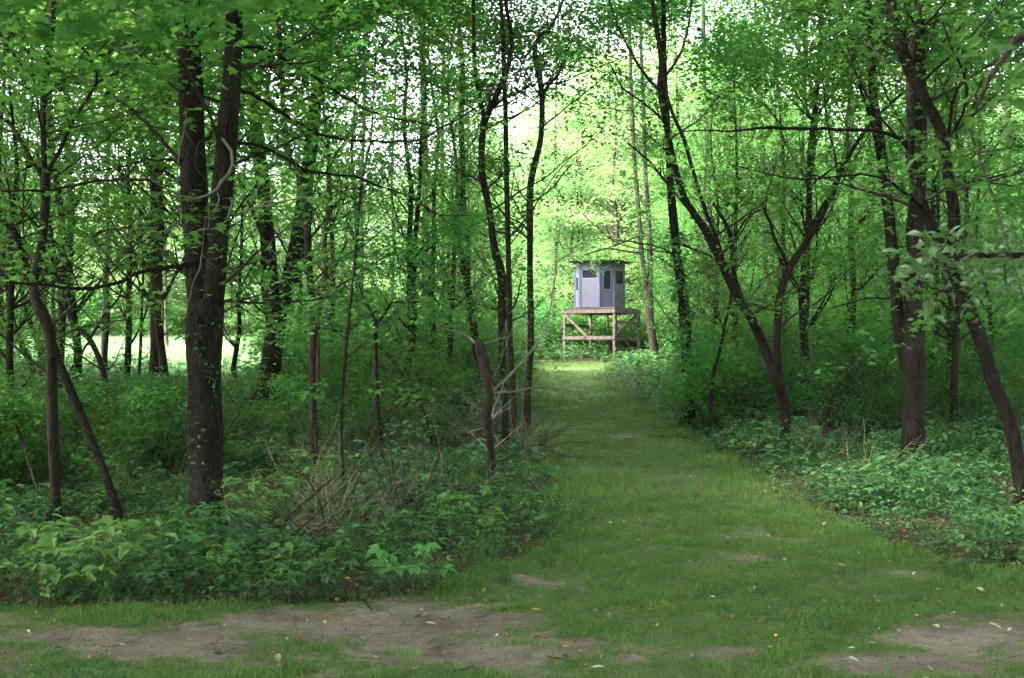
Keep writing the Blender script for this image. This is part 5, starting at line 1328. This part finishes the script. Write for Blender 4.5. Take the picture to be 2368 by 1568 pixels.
# ------------------------------------------------------------------ the wooden stand
th = math.radians(30)
A = np.array([-math.cos(th), math.sin(th), 0]); B = np.array([math.sin(th), math.cos(th), 0])
DC = np.array([4.157, 48.8, 0]); LA, LB, DZ = 2.40, 2.55, 3.43
cc = DC + A * LA / 2 + B * LB / 2; gz = float(tz(cc[0], cc[1]))
base = np.array([cc[0], cc[1], gz])
st = thing('wooden_stand', base, 'raised platform of weathered lumber on four braced posts at the end of the track', 'platform')
def P3(a, b, z): return DC + A * a + B * b + np.array([0, 0, z])
def part(name, fn, mat, parent=st, origin=base, label=None):
    mb = MB(); fn(mb); o = link(name, mb.mesh(name, M[mat], origin), parent)
    if label: o['label'] = label
    return o
nb = 17; bw = LA / nb
for i in range(nb):
    a = (i + .5) * bw; rr = random.Random(i)
    part('deck_board', lambda m: m.bar(P3(a, -.04 - .015 * rr.random(), DZ - .019 + .002 * rr.random()), P3(a, LB + .03, DZ - .019), .036, bw - .014), 'wood')
for nm, p, q in [('rim_beam', (0, 0), (LA, 0)), ('rim_beam', (LA + .0, LB), (0, LB)), ('rim_beam', (0, .045), (0, LB - .045)), ('rim_beam', (LA, .045), (LA, LB - .045))]:
    part(nm, lambda m: m.bar(P3(p[0], p[1], DZ - .135), P3(q[0], q[1], DZ - .135), .185, .04), 'wood')
for i in range(5):
    b = .42 + i * .43
    part('joist', lambda m: m.bar(P3(.025, b, DZ - .13), P3(LA - .025, b, DZ - .13), .16, .038), 'wood')
PW = .10
posts = [(.07, .07), (LA - .07, .07), (LA - .07, LB - .07), (.07, LB - .07)]
for a, b in posts:
    q = P3(a, b, 0); g = float(tz(q[0], q[1]))
    part('post', lambda m: m.bar(P3(a, b, g - .3), P3(a, b, DZ - .045), PW, PW, up=B), 'wood')
fr = -.0
part('rail', lambda m: m.bar(P3(-.0, fr - .005, 2.2), P3(LA, fr - .005, 2.2), .14, .04), 'wood')
part('brace', lambda m: m.bar(P3(LA - .12, fr - .005, DZ - .27), P3(LA - 1.15, fr - .005, 2.24), .10, .04), 'wood')
part('rail', lambda m: m.bar(P3(-.005, .0, 2.83), P3(-.005, LB, 2.80), .13, .04), 'wood')
part('rail', lambda m: m.bar(P3(-.005, .0, 1.76), P3(-.005, LB, 1.76), .10, .04), 'wood')
part('brace', lambda m: m.bar(P3(.16, .12, DZ - .75), P3(.16, LB - .1, 1.45), .10, .04), 'wood')
part('brace', lambda m: m.bar(P3(-.045, .12, DZ - 1.03), P3(-.045, LB - .25, DZ - .26), .10, .035), 'wood')
part('rail', lambda m: m.bar(P3(0, LB + .005, 2.18), P3(LA, LB + .005, 2.18), .13, .04), 'wood')
part('brace', lambda m: m.bar(P3(.2, LB + .005, DZ - .25), P3(1.2, LB + .005, 2.3), .10, .04), 'wood')
part('rail', lambda m: m.bar(P3(LA + .005, .0, 2.74), P3(LA + .005, LB, 2.70), .11, .04), 'wood')
# ladder
ld0 = P3(1.38, LB + .55, 0); g = float(tz(ld0[0], ld0[1]))
lb = np.array([ld0[0], ld0[1], g])
lad = thing('ladder', lb, 'narrow wooden ladder leaning against the back of the platform, seen between its posts', 'ladder')
la0, la1 = P3(1.60, LB + .55, g), P3(1.60, LB + .07, DZ - .05); lc0, lc1 = P3(1.22, LB + .55, g), P3(1.22, LB + .07, DZ - .05)
for p, q in ((la0, la1), (lc0, lc1)):
    part('side_rail', lambda m: m.bar(p, q, .07, .04, up=B), 'wood', lad, lb)
for i in range(7):
    f = (i + .8) / 7.4
    part('rung', lambda m: m.bar(la0 + (la1 - la0) * f, lc0 + (lc1 - lc0) * f, .06, .035), 'wood', lad, lb)

# the octagonal blind on it
CB = np.array([3.66, 50.55, 0]); Z0 = DZ + .004; HW = 1.90
cabin_base = CB + [0, 0, Z0]
bl = thing('hunting_blind', cabin_base, 'small eight-sided grey hunting cabin with dark windows and a flat overhanging roof', 'hunting blind')
OC = [(-1.014, -.10), (-.862, -.72), (-.063, -1.0), (.535, -.72), (1.01, .10), (.862, .72), (.063, 1.0), (-.535, .72)]
OC = [np.array([CB[0] + x, CB[1] + y, 0]) for x, y in OC]
WIN = {0: (.2, .8, .72, 1.28), 1: (.08, .92, 1.22, 1.55), 2: (.22, .78, .76, 1.52), 3: (.12, .92, 1.0, 1.54), 4: (.2, .8, .8, 1.3), 5: (.1, .9, 1.22, 1.55), 6: (.25, .8, .1, 1.6), 7: (.1, .9, 1.22, 1.55)}
def lerp(p, q, f): return p + (q - p) * f
part('floor', lambda m: m.add(np.concatenate([np.array(OC) + [0, 0, Z0 + .001], np.array(OC) + [0, 0, Z0 + .03]]), [[0, 1, 2, 3], [0, 3, 4, 7], [7, 4, 5, 6], [8, 11, 10, 9], [8, 15, 12, 11], [15, 14, 13, 12]]), 'panel', bl, cabin_base)
for i in range(8):
    p, q = OC[i], OC[(i + 1) % 8]
    d = (q - p) / np.linalg.norm(q - p); L_ = np.linalg.norm(q - p); out = np.array([d[1], -d[0], 0]); 
    u0, u1, v0, v1 = WIN[i]; t_ = .035
    pi, qi = p + d * .045, q - d * .045; Lp = L_ - .09
    def seg(m, f0, f1, z0, z1, off=0.0, tk=t_):
        a = lerp(pi, qi, f0) + out * off; b = lerp(pi, qi, f1) + out * off
        m.bar(a + [0, 0, Z0 + (z0 + z1) / 2], b + [0, 0, Z0 + (z0 + z1) / 2], z1 - z0, tk)
    def wallf(m):
        seg(m, 0, 1, .03, v0); seg(m, 0, 1, v1, HW); seg(m, 0, u0, v0, v1); seg(m, u1, 1, v0, v1)
    w = part('wall_panel', wallf, 'panel', bl, cabin_base)
    def framef(m):
        e = .022 / Lp
        seg(m, u0 - e, u1 + e, v0 - .025, v0, .006, .04); seg(m, u0 - e, u1 + e, v1, v1 + .025, .006, .04)
        seg(m, u0 - e, u0, v0, v1, .006, .04); seg(m, u1, u1 + e, v0, v1, .006, .04)
    part('window_frame', framef, 'frame', w, cabin_base)
    part('pane', lambda m: seg(m, u0, u1, v0, v1, -.006, .006), 'glass', w, cabin_base)
    part('seam_strip', lambda m: seg(m, .005, .995, v1 + .045, v1 + .057, .004, t_ + .004), 'frame', w, cabin_base)
    part('corner_post', lambda m: m.bar(p + [0, 0, Z0 + .002], p + [0, 0, Z0 + HW], .085, .085, up=d), 'trim', bl, cabin_base)
    c0 = CB + [0, 0, 0]
# roof: eight sloped sheets and a thin fascia
RO = [CB + (o_ - CB) * 1.42 + [0, 0, Z0 + HW + .02] for o_ in OC]
ap = CB + [0, 0, Z0 + HW + .09]
def rooff(m):
    for i in range(8):
        a, b = RO[i], RO[(i + 1) % 8]; up = np.array([0, 0, .03])
        m.add([a, b, b + up, a + up], [[0, 1, 2, 3]])
        m.add([a + up, b + up, ap + up, ap + up + [.001, 0, 0]], [[0, 1, 2, 3]])
        m.add([b, a, ap, ap + [.001, 0, 0]], [[0, 1, 2, 3]])
part('roof', rooff, 'roof', bl, cabin_base)

# creeper leaves on the trunks that carry them
def creeper(trunk_entry, label, zlo, zhi, n, leaf, side):
    t, o, stems, base = trunk_entry; P, R, tr = stems[0]
    cp, cr = catmull(P, R, .05); cl = []
    rr = np.random.default_rng(n)
    sel = [i for i in range(len(cp)) if zlo < cp[i][2] - base[2] < zhi]
    for _ in range(n):
        q = rr.choice(sel); a = rr.uniform(-PI, 0) + side
        cl.append((cp[q][0] + math.cos(a) * cr[q] * 1.15, cp[q][1] + math.sin(a) * cr[q] * 1.15, cp[q][2], .02, .02, .05, 1))
    c = link('creeper', foliage('creeper', cl, leaf, M['cover'], OVATE_T, 5, n, .07, 1.0, .03, base), None, base)
    setp(c, label, 'creeper')
creeper(TREE_OBJS[0], 'small-leaved creeper climbing the right side of the thick double trunk', .35, 1.9, 26, .05, .5)
for e in TREE_OBJS:
    if e[0]['vine'] == 2: creeper(e, 'creeper leaves clinging to the straight dark trunk right of the track', .5, 3.4, 90, .09, 0)
